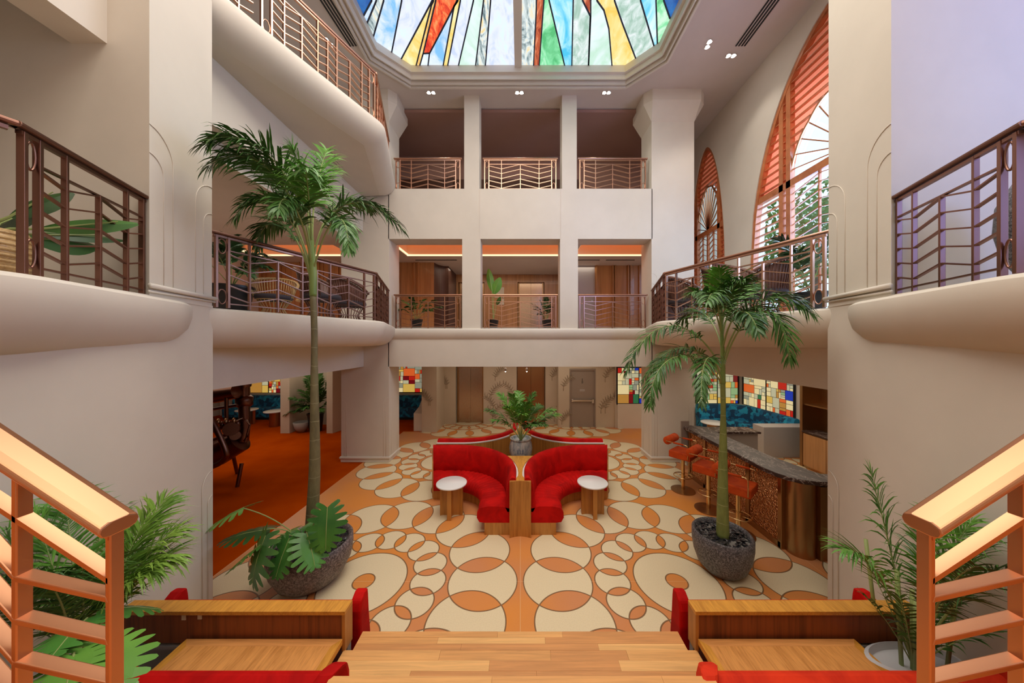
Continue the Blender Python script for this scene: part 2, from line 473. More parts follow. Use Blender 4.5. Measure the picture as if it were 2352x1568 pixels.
# lift lobby walls (ground)
lob = MB()
lob.box(-3.3, -2.8, 10.2, 12.7, 0, 2.7); lob.box(-2.8, -2.39, 11.25, 12.7, 0, 2.7)
lob.box(-1.36, -.13, 11.25, 12.7, 0, 2.7); lob.box(.93, 1.35, 11.25, 12.7, 0, 2.7)
lob.box(-2.39, -1.36, 11.25, 12.7, 2.15, 2.7); lob.box(-.13, .93, 11.25, 12.7, 2.15, 2.7)
lob.box(-2.39, -1.36, 11.6, 12.7, 0, 2.15); lob.box(-.13, .93, 11.6, 12.7, 0, 2.15)
lob.box(1.35, 1.74, 10.8, 12.7, 0, 2.7); lob.box(2.68, 3.36, 10.8, 12.7, 0, 2.7); lob.box(1.74, 2.68, 10.8, 12.7, 2.08, 2.7)
lobw = struct('wall_lift_lobby', lob, M['lobbywall'], 'beige lift lobby wall with raised palm fronds')
# raised palm relief on the lobby wall
def relief_frond(mb, x, y, z, ang, L, side):
    pts = []
    for i in range(9):
        t = i/8; a = ang - side*t*1.3
        if i == 0: p = Vector((x, y, z))
        else: p = p + Vector((cos(a), 0, sin(a)))*(L/8)
        pts.append(p)
    mb.tube(pts, .009, 4)
    for i in range(2, 9):
        for s in (1, -1):
            d = (pts[i]-pts[i-1]).normalized(); nrm = Vector((-d.z, 0, d.x))*s
            q = [pts[i], pts[i] + d*.05+nrm*.06, pts[i]+d*.07+nrm*.13]
            mb.tube(q, [.010, .015, .002], 4)
random.seed(4)
rel = MB()
for (x0, x1, y) in ((-2.78, -2.45, 11.245), (-1.3, -.2, 11.245), (1.0, 1.3, 11.245), (1.4, 1.7, 10.795), (2.75, 3.3, 10.795), (-3.25, -2.85, 10.195)):
    for k in range(max(2, int((x1-x0)*7))):
        x = random.uniform(x0, x1); sd = random.choice((-1, 1))
        relief_frond(rel, x, y, random.choice((.1, .5, .9, 1.3, 1.6)), pi/2 + sd*.2, random.uniform(.5, .8), sd)
rel.v = [(min(max(v[0], -3.29), 3.35), v[1], v[2]) for v in rel.v]
obj('palm_relief', rel, M['relief'], lobw, smooth=True)
# low partition beside the teal bench
struct('wall_low_partition', MB().prism_map([(10.35, 0), (11.7, 0), (11.7, .98), (11.3, .98), (10.9, .72), (10.35, .60)], -3.62, -3.32, lambda u, v, d: (d, u, v)),
       M['plaster_trim'], 'low white partition stepped down beside the teal bench')

# slabs: level two (z 2.6-3.4), rooms left, right, back
sl = MB()
sl.box(-12.5, -3.95, -3.0, 12.7, 2.6, 3.40); sl.box(-3.95, 3.95, 7.95, 12.7, 2.6, 3.40); sl.box(3.95, 8.0, -3.0, 12.7, 2.6, 3.40)
struct('floor_gallery', sl, M['plaster'], 'middle gallery floor slab around the atrium', 'floor slab')
# balcony with bullnose edge
PROF = [(-.9, 0), (0, 0), (.045, -.008), (.07, -.03), (.078, -.07), (.072, -.14), (.045, -.235), (-.01, -.325), (-.085, -.395), (-.18, -.445), (-.30, -.465), (-.9, -.47)]
def nose(path, z, scale=1.0, depth=1.0, inset=None, sgn=1):
    """bullnose slab edge swept along a plan path; solid body behind it"""
    P = [Vector((p[0], p[1], 0)) for p in path]; fr = []
    for i, p in enumerate(P):
        d0 = (P[i]-P[i-1]).normalized() if i else (P[1]-P[0]).normalized()
        d1 = (P[i+1]-P[i]).normalized() if i < len(P)-1 else d0
        n0 = Vector((d0.y, -d0.x, 0))*sgn; n1 = Vector((d1.y, -d1.x, 0))*sgn
        n = (n0+n1).normalized(); k = 1/max(.5, n.dot(n0))
        fr.append(lambda r, zz, p=p, n=n, k=k: tuple(p + n*(r*k) + Vector((0, 0, z+zz*depth))))
    return fr
def smooth_path(pts, r=.25, n=5):
    out = [pts[0]]
    for i in range(1, len(pts)-1):
        a, b, c = Vector(pts[i-1]), Vector(pts[i]), Vector(pts[i+1])
        u = (a-b); v = (c-b); k = min(r, u.length*.45, v.length*.45)
        p, q = b+u.normalized()*k, b+v.normalized()*k
        for j in range(n+1):
            t = j/n; out.append(tuple(p*(1-t)**2 + b*2*t*(1-t) + q*t*t))
    out.append(pts[-1]); return out
PROF_E = PROF[1:-1]
def gallery_nose(name, pts, back, z, depth, label, sgn=1, r=.12):
    path = smooth_path(pts, r)
    mb = MB()
    prof = [(-.05, 0)] + PROF_E[0:] 
    fr = nose(path, z, depth=depth, sgn=sgn)
    pr = [(a, b) for a, b in PROF_E] + [(-.30, -.465*.6)]
    mb.sweep(fr, pr, True, True)
    # flat body of the cantilever
    inner = [(f(-.22, 0)[0], f(-.22, 0)[1]) for f in fr]
    poly = [(f(0.0, 0)[0], f(0.0, 0)[1]) for f in fr] + back
    mb.prism(poly, z-.03, z)
    polyb = [(f(-.29, 0)[0], f(-.29, 0)[1]) for f in fr] + back
    mb.prism(polyb, z-.465*depth, z-.03)
    return struct(name, mb, M['plaster'], label, 'balcony slab', smooth=True, auto=35)
gallery_nose('trim_gallery_edge', [(-3.62, 3.30), (-2.58, 5.62), (-3.22, 7.66)], [(-3.95, 7.7), (-3.95, 3.3)], 3.40, 1.0, 'rounded plaster edge of the middle gallery over the orange carpet')
gallery_nose('trim_gallery_edge', [(3.62, 3.30), (2.58, 5.62), (3.22, 7.66)], [(3.95, 7.7), (3.95, 3.3)], 3.40, 1.0, 'rounded plaster edge of the middle gallery over the bar', sgn=-1)
gallery_nose('trim_upper_gallery_edge', [(-4.1, 2.2), (-2.58, 5.62), (-3.22, 7.66)], [(-4.75, 7.7), (-4.75, 2.2)], 7.03, .8, 'rounded plaster edge of the upper gallery')
# near oriel balconies
gallery_nose('trim_near_balcony_edge', [(-3.35, .3), (-2.84, 1.72), (-3.20, 2.70), (-3.27, 2.90), (-3.42, 3.08)], [(-3.6, 3.0), (-3.94, 2.9), (-3.94, .3)], 3.40, 1.08, 'bulging plaster balcony nearest the camera, on the lounge side', r=.2)
gallery_nose('trim_near_balcony_edge', [(3.35, .3), (2.84, 1.72), (3.20, 2.70), (3.27, 2.90), (3.42, 3.08)], [(3.6, 3.0), (3.94, 2.9), (3.94, .3)], 3.40, 1.08, 'bulging plaster balcony nearest the camera, on the bar side', sgn=-1, r=.2)
# back bullnose band
bb = MB()
bb.sweep([lambda r, z, x=x: (x, 7.66-r, 3.36+z) for x in (-3.30, 3.30)], [(a*1.2, b*.9) for a, b in PROF_E[:-2]] + [(-.1, -.40), (-.1, 0)], True, True)
struct('trim_back_edge', bb, M['plaster_trim'], 'rounded ledge across the far side of the middle gallery', 'trim', smooth=True, auto=40)
# downstand beams
bm_ = MB(); bm_.box(-4.25, -3.935, -3, 7.655, 2.40, 2.93); struct('trim_beam_lounge', bm_, M['plaster'], 'beam over the opening to the carpeted lounge', 'beam')
bm_ = MB(); bm_.box(3.935, 4.25, -3, 7.655, 2.40, 2.93); struct('trim_beam_bar', bm_, M['plaster'], 'beam over the opening to the bar', 'beam')

# far facade: lintel, band, slim columns
fc = MB()
fc.box(-3.32, 3.32, 7.66, 8.06, 2.40, 3.36)
fc.box(-3.32, 3.32, 7.66, 8.06, 5.61, 6.87)
for a, b in ((-1.46, -1.0), (1.0, 1.45)):
    fc.box(a, b, 7.66, 8.06, 3.36, 5.61); fc.box(a+.05, b-.03, 7.66, 8.06, 6.87, ZC)
struct('wall_back', fc, M['plaster'], 'cream facade with three openings on each gallery level')
# seams on the band
sm = MB()
for x in (-1.02, 1.02): sm.box(x-.004, x+.004, 7.654, 7.661, 5.61, 6.87)
struct('trim_1', sm, M['ceil'], 'fine vertical joints in the cream facade band', 'joint')
# big corner columns with flared capitals
def octo(x0, x1, y0, y1, c):
    return [(x0+c, y0), (x1-c, y0), (x1, y0+c), (x1, y1-c), (x1-c, y1), (x0+c, y1), (x0, y1-c), (x0, y0+c)]
def big_column(s, name, label):
    mb = MB()
    P = lambda x0, x1: (min(s*x0, s*x1), max(s*x0, s*x1))
    a, b = P(4.5 if s < 0 else 4.37, 3.30)
    mb.box(a, b, 7.66, 8.30, 0, ZC)
    base = octo(a, b, 7.66, 8.30, .001); mid = octo(a-.22, b+.22, 7.46, 8.5, .16); 
    n = 8; z0, z1 = 8.55, 8.95
    vs = [(x, y, z0) for x, y in base] + [(x, y, z1) for x, y in mid] + [(x, y, ZC) for x, y in mid]
    fs = [(i, (i+1) % n, (i+1) % n+n, i+n) for i in range(n)] + [(i+n, (i+1) % n+n, (i+1) % n+2*n, i+2*n) for i in range(n)]
    mb.add(vs, fs)
    o = struct(name, mb, M['plaster'], label, 'column')
    # base moulding
    b2 = MB().box(a-.035, b+.035, 7.625, 8.335, .09, .14).box(a-.012, b+.012, 7.648, 8.312, 0, .09)
    obj('base_moulding', b2, M['plaster_trim'], o, bevel=.01)
    # nested arched beads on the faces
    pb = MB()
    def arch(xc, sx, zt, w, y):
        r = w; pts = [(xc+sx*w, y, .14), (xc+sx*w, y, zt-r)]
        for k in range(1, 9):
            t = k/8*pi/2; pts.append((xc+sx*w*cos(t), y, zt-r+r*sin(t)))
        pb.tube(pts, .0045, 5)
    e, f = (a, b) if s < 0 else (b, a)       # e: outer edge, f: edge towards the hall
    d = -1 if s < 0 else 1
    arch(e, -d, 1.56, .13, 7.66); arch(e, -d, 1.31, .075, 7.66)
    arch(f, d, 1.62, .14, 7.66); arch(f, d, 1.40, .08, 7.66)
    def archy(yc, sy, zt, w, x):
        pts = [(x, yc+sy*w, .14), (x, yc+sy*w, zt-w)]
        for k in range(1, 9):
            t = k/8*pi/2; pts.append((x, yc+sy*w*cos(t), zt-w+w*sin(t)))
        pb.tube(pts, .0045, 5)
    archy(7.66, 1, 1.62, .14, f); archy(8.3, -1, 1.62, .14, f); archy(8.3, -1, 1.40, .08, f)
    # second tier at gallery level
    for zt, w in ((4.75, .14), (4.5, .08)):
        pts = [(f+d*w, 7.66, 3.42), (f+d*w, 7.66, zt-w)] + [(f+d*w*cos(k/8*pi/2), 7.66, zt-w+w*sin(k/8*pi/2)) for k in range(1, 9)]
        pb.tube(pts, .004, 5)
    obj('arched_bead', pb, M['plaster_trim'], o, smooth=True)
    return o
big_column(-1, 'wall_column_lounge', 'thick cream column with flared top beside the carpeted lounge')
big_column(1, 'wall_column_bar', 'thick cream column with flared top behind the bar stools')

# near piers
def pier(s, name, label):
    mb = MB()
    up = [(-3.25, 2.67), (-3.49, 3.45), (-4.6, 3.45), (-4.6, 2.67)]
    mb.prism([(s*-x, y) for x, y in up] if s > 0 else up, 3.4, ZC)
    lo = [(-3.5, 3.47), (-3.42, 3.2), (-3.25, 2.67), (-3.12, 2.2), (-3.05, 1.8), (-3.02, 1.3), (-3.0, -3), (-4.6, -3), (-4.6, 3.47)]
    mb.prism([(s*-x, y) for x, y in lo] if s > 0 else lo, 0, 3.42)
    o = struct(name, mb, M['plaster'], label, 'pier', smooth=True, auto=40)
    q = (lambda x: x) if s < 0 else (lambda x: -x)
    d = (Vector((q(-3.49), 3.45, 0))-Vector((q(-3.25), 2.67, 0)))
    L = d.length; d.normalize(); nrm = Vector((d.y, -d.x, 0)) * (1 if s < 0 else -1)
    A = Vector((q(-3.25), 2.67, 0))
    mm = MB()
    mm.tube([A - d*.02 + nrm*.02 + Vector((0, 0, 3.50)), A+d*(L+.03)+nrm*.02+Vector((0, 0, 3.50))], .022, 8)
    mm.tube([A - d*.02 + nrm*.01 + Vector((0, 0, 3.45)), A+d*(L+.03)+nrm*.01+Vector((0, 0, 3.465))], .011, 8)
    obj('pier_moulding', mm, M['plaster_trim'], o, smooth=True)
    pb = MB()
    def arch(s0, sg, z0, zt, w, off=.003):
        pts = [(s0+sg*w, z0), (s0+sg*w, zt-w)] + [(s0+sg*w*cos(k/8*pi/2), zt-w+w*sin(k/8*pi/2)) for k in range(1, 9)]
        pb.tube([A + d*a + nrm*off + Vector((0, 0, z)) for a, z in pts], .0035, 5)
    arch(L, -1, 0, 1.56, .16); arch(L, -1, 0, 1.28, .07)
    arch(0, 1, 3.53, 4.92, .26); arch(0, 1, 3.53, 4.67, .15)
    arch(L, -1, 3.53, 4.75, .26); arch(L, -1, 3.53, 4.45, .14)
    obj('arched_bead', pb, M['plaster_trim'], o, smooth=True)
    return o
pier(-1, 'wall_pier_lounge', 'broad cream pier between the near balcony and the carpeted lounge')
pier(1, 'wall_pier_bar', 'broad cream pier between the near balcony and the bar')
# wall pieces over the rooms behind the near balconies
struct('wall_header_lounge', MB().box(-12.5, -4.3, 2.75, 2.95, 4.9, ZC), M['plaster'], 'cream wall over the opening behind the near lounge-side balcony')
struct('wall_header_bar', MB().box(4.2, 5.4, 2.75, 2.95, 3.4, ZC), M['plaster'], 'cream wall behind the near bar-side balcony')
struct('trim_beam_near', MB().box(-3.93, -3.62, -3.0, 2.67, 5.62, 7.6), M['plaster'], 'beam meeting the wall above the near lounge-side balcony', 'beam')
# upper gallery slab, lounge side and far side
us = MB()
us.box(-12.5, -4.7, 2.95, 12.7, 6.70, 7.0); us.box(-4.5, 4.45, 8.02, 10.05, 6.60, 6.87)
struct('floor_upper_gallery', us, M['plaster'], 'upper gallery floor slab', 'floor slab')
struct('trim_beam_gallery', MB().box(-4.25, -3.95, 3.45, 7.655, 5.80, 6.67), M['plaster'], 'deep beam under the upper gallery, lounge side', 'beam')
struct('wall_left_upper', MB().box(-8.7, -8.5, 2.95, 12.7, 3.4, 6.7).box(-5.9, -5.7, 2.95, 12.7, 7.0, ZC), M['plaster'], 'side wall of the two galleries on the lounge side')
# upper back rooms
struct('wall_back_upper', MB().box(-5.7, 4.45, 10.0, 10.1, 6.87, ZC).box(-5.7, 4.45, 8.10, 10.0, 9.12, 9.2), M['brownwall'], 'mauve brown wall and ceiling of the far upper gallery')
dk = MB(); dk.box(-5.6, 1.9, 9.93, 9.99, 6.87, 8.32); dk.box(-4.1, -3.9, 9.3, 9.5, 6.87, 8.2); dk.box(-2.3, -2.1, 9.5, 9.7, 6.87, 8.2)
struct('wall_panel_upper', dk, M['darkbrown'], 'dark brown panelling behind the far upper railings')
# ceiling with octagonal opening
def octg(off):
    X0, X1, Y0, Y1, c = -3.13-off, 3.03+off, 1.0-off, 7.19+off, .555
    c2 = c + off*.6
    return [(X0+c2, Y0), (X1-c2, Y0), (X1, Y0+c2), (X1, Y1-c2), (X1-c2, Y1), (X0+c2, Y1), (X0, Y1-c2), (X0, Y0+c2)]
hole = octg(.20)
outer = [(-12.6, -3.2), (5.6, -3.2), (5.6, 12.9), (-12.6, 12.9)]
tri = tessellate_polygon([[Vector((*p, 0)) for p in outer], [Vector((*p, 0)) for p in hole]])
allp = outer+hole
cm = MB(); cm.add([(x, y, ZC) for x, y in allp], [tuple(t) for t in tri]); 
struct('ceiling', cm, M['ceil'], 'warm white main ceiling around the octagonal roof light', 'ceiling', normals=False)
struct('roof', MB().box(-12.8, 5.7, -3.3, 13, 10.2, 10.3).box(-4, 4, .3, .4, 9.25, 10.2).box(-4, 4, 8, 8.1, 9.25, 10.2).box(-4, -3.9, .3, 8.1, 9.25, 10.2).box(3.9, 4, .3, 8.1, 9.25, 10.2), M['plaster'], 'roof deck above the ceiling', 'roof')
# stepped mouldings round the roof light
prof = [(.20, ZC-.045), (.20, ZC+.03), (.165, ZC+.03), (.165, ZC-.01), (.14, ZC-.01), (.14, ZC+.10), (.085, ZC+.10), (.085, ZC+.05), (.06, ZC+.05), (.06, ZC+.17), (.0, ZC+.17), (.0, ZC+.33)]
prof = [(.24, ZC), (.24, ZC-.045)] + prof
mo = MB(); vs = []; n = 8
for d, z in prof: vs += [(x, y, z) for x, y in octg(d)]
fs = [(j*n+i, j*n+(i+1) % n, (j+1)*n+(i+1) % n, (j+1)*n+i) for j in range(len(prof)-1) for i in range(n)]
mo.add(vs, fs)
struct('trim_roof_light', mo, M['plaster_trim'], 'stepped octagonal moulding framing the stained glass roof light', 'moulding', normals=False)

# right wall with arched windows
WX = 5.38
WINS = [(4.98, 2.16, 4.19, 4.84), (8.85, .84, 3.85, 4.80), (0.2, 2.16, 4.19, 4.84)]
def arch_z(w, y):
    yc, a, b, z0 = w
    t = abs(y-yc)/a
    return z0 + b*(max(0, 1-t**1.9))**(1/1.9) if t < 1 else None
wr = MB()
ys = sorted(set([-3.2, 13.0] + [w[0]+w[1]*k/24 for w in WINS for k in range(-24, 25)]))
for y0, y1 in zip(ys[:-1], ys[1:]):
    ym = (y0+y1)/2; w = next((w for w in WINS if abs(ym-w[0]) < w[1]), None)
    if w is None: wr.box(WX, WX+.3, y0, y1, 3.4, ZC+.1); continue
    za, zb = arch_z(w, y0) or w[3], arch_z(w, y1) or w[3]
    wr.prism_map([(y0, za), (y1, zb), (y1, ZC+.1), (y0, ZC+.1)], WX, WX+.3, lambda u, v, d: (d, u, v))
struct('wall_right', wr, M['plaster'], 'pale wall pierced by tall arched shuttered windows')

def arch_window(idx, w, label):
    yc, a, b, z0 = w
    W = thing('window_%d' % idx, label, 'window', (WX+.08, yc, 3.42)); W['kind'] = 'structure'
    x0 = 0.0
    def L(y, z): return (x0, y-yc, z-3.42)
    # frame following the arch
    pts = [(yc-a+.03, 3.46)] + [(yc+a*t*.985, arch_z(w, yc+a*t)-.03) for t in [-.999+1.998*i/60 for i in range(61)]] + [(yc+a-.03, 3.46)]
    fm = MB()
    for p, q in zip(pts[:-1], pts[1:]): fm.bar(L(*p), L(*q), .12, .09, side=(1, 0, 0))
    obj('frame', fm, M['shutter'], W)
    zr = 6.2; s = min(1.18, a*.62)
    for k in (-1, 1):
        y = yc + k*s; top = arch_z(w, y)-.04
        obj('mullion', MB().box(-.05, .05, y-yc-.05, y-yc+.05, 0, top-3.42), M['shutter'], W)
        if a > 1: obj('mullion', MB().box(-.05, .05, y-yc-.05+k*.17, y-yc+.05+k*.17, 0, arch_z(w, y+k*.17)-3.46), M['shutter'], W)
    obj('rail', MB().box(-.05, .05, -a+.02, a-.02, zr-3.42-.07, zr-3.42+.07), M['shutter'], W)
    # red shutter panel behind the louvres: everything outside mullions, and above the fan
    bk = MB(); R = s; Rz = 1.32 if a > 1 else 1.30
    def fan_top(y): 
        t = abs(y-yc)/R
        return zr + Rz*sqrt(max(0, 1-t*t))
    N = 40
    for i in range(N):
        ya, yb = yc-a*.985 + 2*a*.985*i/N, yc-a*.985+2*a*.985*(i+1)/N
        ym = (ya+yb)/2
        lo = (lambda y: fan_top(y)+.05) if abs(ym-yc) < s else (lambda y: zr if a > 1 else 4.2)
        za, zb = (arch_z(w, ya) or z0), (arch_z(w, yb) or z0)
        if min(za, zb) > lo(ym)+.05: bk.add([L(ya, lo(ya)), L(yb, lo(yb)), L(yb, zb-.05), L(ya, za-.05)], [(0, 1, 2, 3)])
    bk.v = [(.05, v[1], v[2]) for v in bk.v]
    obj('shutter_panel', bk, M['shutterback'], W, normals=False)
    # louvres
    lv = MB(); z = 3.55
    while z < z0+b-.1:
        # half width of the arch at z
        if z < z0: hw = a
        else: hw = a*(max(0, 1-((z-z0)/b)**1.9))**(1/1.9)
        hw -= .05
        def slat(ya, yb):
            if yb-ya > .06: lv.box(-.04, .02, ya, yb, z-3.42-.009, z-3.42+.009)
        inner = 0
        if zr < z < zr+Rz: inner = R*sqrt(max(0, 1-((z-zr)/Rz)**2))
        if z <= zr: 
            slat(s+.08, hw); slat(-hw, -s-.08)
        elif inner > 0:
            slat(s+.08, hw); slat(-hw, -s-.08)
            slat(inner+.03, min(s-.05, hw)); slat(-min(s-.05, hw), -inner-.03)
        else:
            slat(-min(s-.05, hw), min(s-.05, hw)); slat(s+.08, hw); slat(-hw, -s-.08)
        z += .155 if a > 1 else .13
    obj('louvre', lv, M['shutter'], W)
    # sunburst
    fb = MB(); nb = 15
    arcp = []
    for i in range(nb+1):
        t = pi*i/nb
        fb.bar((0, 0, zr-3.42+.05), (0, R*cos(t)*.97, zr-3.42+Rz*sin(t)*.97), .03, .022, side=(1, 0, 0))
    for i in range(49):
        t = pi*i/48; arcp.append((0, R*cos(t), zr-3.42+Rz*sin(t)*(1+.03*abs(sin(nb/2*t)))))
    fb.tube(arcp, .025, 5)
    obj('sunburst', fb, M['copper_bright'], W)
    # chevron bars below
    ch = MB()
    for side in (-1, 1):
        y0, y1 = (0.03, s-.06)
        for i in range(17):
            zz = 3.5+i*.155-3.42
            ch.bar((0, side*y0, zz), (0, side*(y0+y1)/2, zz+.12), .03, .014, side=(1, 0, 0)); ch.bar((0, side*(y0+y1)/2, zz+.12), (0, side*y1, zz), .03, .014, side=(1, 0, 0))
        ch.box(-.02, .02, side*(y0+y1)/2-.012, side*(y0+y1)/2+.012, 0, zr-3.42)
    ch.box(-.03, .03, -.03, .03, 0, zr-3.42)
    obj('chevron_bar', ch, M['shutter'], W)
    gp = MB(); gp.box(.09, .096, -a, a, .02, z0-3.42)
    N = 30; pr = [(a*(-1+2*i/N), (arch_z(w, yc+a*(-1+2*i/N)*.9999) or z0)-3.42-.02) for i in range(N+1)]
    gp.prism_map([(-a, z0-3.42)] + pr[1:-1] + [(a, z0-3.42)], .09, .096, lambda u, v, d: (d, u, v))
    obj('pane', gp, M['glass'], W)
    return W
arch_window(1, WINS[0], 'tall arched window with reddish louvred shutters and a sunburst of glass')
arch_window(2, WINS[1], 'narrow arched window with a sunburst beyond the thick column')
arch_window(3, WINS[2], 'added unseen arched window giving bluish daylight over the near bar-side balcony')  # unseen window, added for the bluish daylight it lets in

# trees outside the arched windows
random.seed(12)
for k, (tx, ty, lab) in enumerate(((8.6, 5.6, 'leafy street tree outside the tall arched window'), (9.2, 9.6, 'leafy street tree outside the narrow arched window'))):
    tt = thing('street_tree', lab, 'tree', (tx, ty, 3.41)); 
    obj('trunk', MB().tube([(0, 0, 0), (.1, 0, 1.5), (.0, .1, 3.2)], [.16, .12, .07], 10), mat('bark_%d' % k, (.16, .11, .08), .9), tt, smooth=True)
    lm = MB()
    for i in range(1500):
        a = random.uniform(0, 6.28); ph = random.uniform(-1, 1); r = 1.5*random.random()**.4; q = Vector((r*cos(a)*sqrt(1-ph*ph), r*sin(a)*sqrt(1-ph*ph), 3.0+r*ph*1.1))
        u = Vector((random.uniform(-1, 1), random.uniform(-1, 1), random.uniform(-1, 1))).normalized()*.10; w = u.cross(Vector((.3, .7, .2))).normalized()*.05
        lm.add([q-u, q-w, q+u, q+w], [(0, 1, 2, 3)])
    obj('crown', lm, M['frond_b'], tt, normals=False)

# middle gallery rooms: ceiling with orange coves
def cove_ceiling(name, x0, x1, y0, y1, z, holes, label):
    outer = [(x0, y0), (x1, y0), (x1, y1), (x0, y1)]
    pl = [[Vector((*p, 0)) for p in outer]]
    ap = list(outer)
    for h in holes:
        hp = [(h[0], h[2]), (h[1], h[2]), (h[1], h[3]), (h[0], h[3])]
        pl.append([Vector((*p, 0)) for p in hp]); ap += hp
    tr = tessellate_polygon(pl)
    mb = MB(); mb.add([(x, y, z) for x, y in ap], [tuple(t) for t in tr])
    o = struct(name, mb, M['ceil'], label, 'ceiling', normals=False)
    for h in holes:
        a, b, c, d = h
        rim = MB()
        for (p, q, r, s) in ((a, b, c-.04, c), (a, b, d, d+.04), (a-.04, a, c, d), (b, b+.04, c, d)): rim.box(p, q, r, s, z+.001, z+.42)
        obj('cove_rim', rim, M['covewhite'], o)
        led = MB(); k = .01
        led.box(a, b, d-.012, d-.001, z+.0, z+.05); led.box(a, b, c+.001, c+.012, z+.015, z+.075); led.box(a+.001, a+.012, c, d, z+.015, z+.075); led.box(b-.012, b-.001, c, d, z+.015, z+.075)
        obj('light_strip', led, M['cove'], o)
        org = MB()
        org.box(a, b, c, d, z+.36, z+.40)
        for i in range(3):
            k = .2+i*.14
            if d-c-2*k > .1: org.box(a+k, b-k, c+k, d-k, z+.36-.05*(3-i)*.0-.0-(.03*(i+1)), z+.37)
        obj('orange_panel', org, M['coveglow'], o, bevel=.02)
    return o
cove_ceiling('ceiling_gallery_back', -4.3, 4.3, 8.06, 12.7, 5.61, [(-3.40, 1.25, 8.14, 9.18), (1.62, 4.2, 8.14, 9.18)], 'middle gallery ceiling across the far side with glowing orange coves')
cove_ceiling('ceiling_gallery_side', -8.5, -4.25, 2.95, 12.7, 5.61, [(-8.0, -5.0, 8.14, 9.18), (-8.0, -5.6, 3.6, 4.8)], 'middle gallery ceiling on the lounge side with a glowing orange cove')
struct('trim_2', MB().box(-4.5, -4.2, 7.6, 8.3, 5.3, 5.62).box(-4.35, -4.2, 2.95, 7.66, 5.55, 5.81), M['plaster'], 'soffit edge where the lounge-side gallery ceiling meets the thick column', 'trim')
# gallery back walls (wood)
gw = MB()
gw.box(-8.5, -2.80, 9.9, 12.7, 3.4, 5.61)
x = -8.4
while x < -2.9:
    gw.box(x, x+.035, 9.84, 9.9, 3.4, 5.61); gw.box(x+.12, x+.155, 9.86, 9.9, 3.4, 5.61); x += .62
gw.box(2.52, 5.38, 10.3, 12.7, 3.4, 5.61)
for x in (2.55, 3.1, 3.18, 3.62, 3.70, 4.0, 4.3): gw.box(x, x+.04, 10.23, 10.3, 3.4, 5.61)
gww = struct('wall_gallery_wood', gw, M['gallery_wood'], 'warm wood panelled wall at the far side of the middle gallery')
gl = MB(); gl.box(-2.8, -2.37, 11.65, 12.7, 3.4, 5.61).box(-1.37, -.1, 11.65, 12.7, 3.4, 5.61).box(.92, 1.7, 11.65, 12.7, 3.4, 5.61)
gl.box(-2.79, 1.69, 11.64, 12.7, 5.32, 5.60).box(-2.37, -1.37, 11.9, 12.7, 3.4, 5.4).box(-.1, .92, 11.9, 12.7, 3.4, 5.4)
struct('wall_gallery_lifts', gl, M['gallery_wood'], 'brown wall around the two gallery lifts')
cr = MB()
for i in range(8):
    t0, t1 = i/8*pi/2, (i+1)/8*pi/2
    cr.add([(-2.8+.3*(1-cos(t0)), 9.9+.5*sin(t0), 3.4), (-2.8+.3*(1-cos(t1)), 9.9+.5*sin(t1), 3.4), (-2.8+.3*(1-cos(t1)), 9.9+.5*sin(t1), 5.61), (-2.8+.3*(1-cos(t0)), 9.9+.5*sin(t0), 5.61)], [(0, 1, 2, 3)])
cr.box(-2.5, -2.45, 10.4, 11.65, 3.4, 5.61)
cr.box(1.62, 1.75, 10.3, 11.65, 3.4, 5.61)
struct('wall_gallery_corner', cr, M['darkbrown'], 'dark curved wall turning into the gallery lift recess', smooth=True, auto=40)
struct('wall_gallery_pale', MB().box(1.75, 2.52, 10.3, 10.5, 3.4, 5.61), M['greydoor_b'], 'pale grey wall section beside the gallery wood panels')
struct('wall_gallery_back_right', MB().box(4.5, 5.38, 8.31, 8.6, 3.4, 3.5), M['plaster'], 'low plinth behind the thick column on the gallery', 'plinth')

# lounge (ground) back structure: alcove
al = MB()
al.box(-7.95, -7.65, 10.1, 12.7, 0, 2.6)
al.prism([(-6.42, 10.1), (-6.22, 10.1), (-6.05, 10.9), (-6.05, 12.7), (-6.42, 12.7)], 0, 2.6)
al.box(-7.65, -6.42, 11.2, 12.7, 0, 2.6)
struct('wall_alcove', al, M['lobbywall'], 'plant alcove with cream side piers in the carpeted lounge')
struct('wall_low_lounge', MB().box(-11.9, -10.9, 10.1, 10.5, 0, .85), M['greydoor_b'], 'low grey wall at the end of the lounge bench')

# landing and flights (below and beside the camera)
ld = MB(); ld.box(-1.15, 1.15, -3.0, .80, 1.35, 1.5); ld.box(-1.15, 1.15, .70, .78, 0, 1.35)
struct('floor_landing', ld, M['oak_x'], 'timber stair landing under the camera', 'landing')
for s in (-1, 1):
    st = MB()
    for k in range(7):
        xa, xb = 1.15+k*.25, 1.15+(k+1)*.25
        st.box(min(s*xa, s*xb), max(s*xa, s*xb), -.6, .80, 1.40+k*.165-.05, 1.5+(k+1)*.165)
    struct('stair_flight', st, M['oak_x'], 'timber flight rising from the landing to the %s balcony' % ('lounge-side' if s < 0 else 'bar-side'), 'stairs')
    obj('stringer', MB().prism_map([(s*1.0, 1.15), (s*1.15, 1.50), (s*2.95, 2.66), (s*2.95, 2.25)], .80, .96, lambda u, v, d: (u, d, v)), M['oak'], COL.objects[-1])
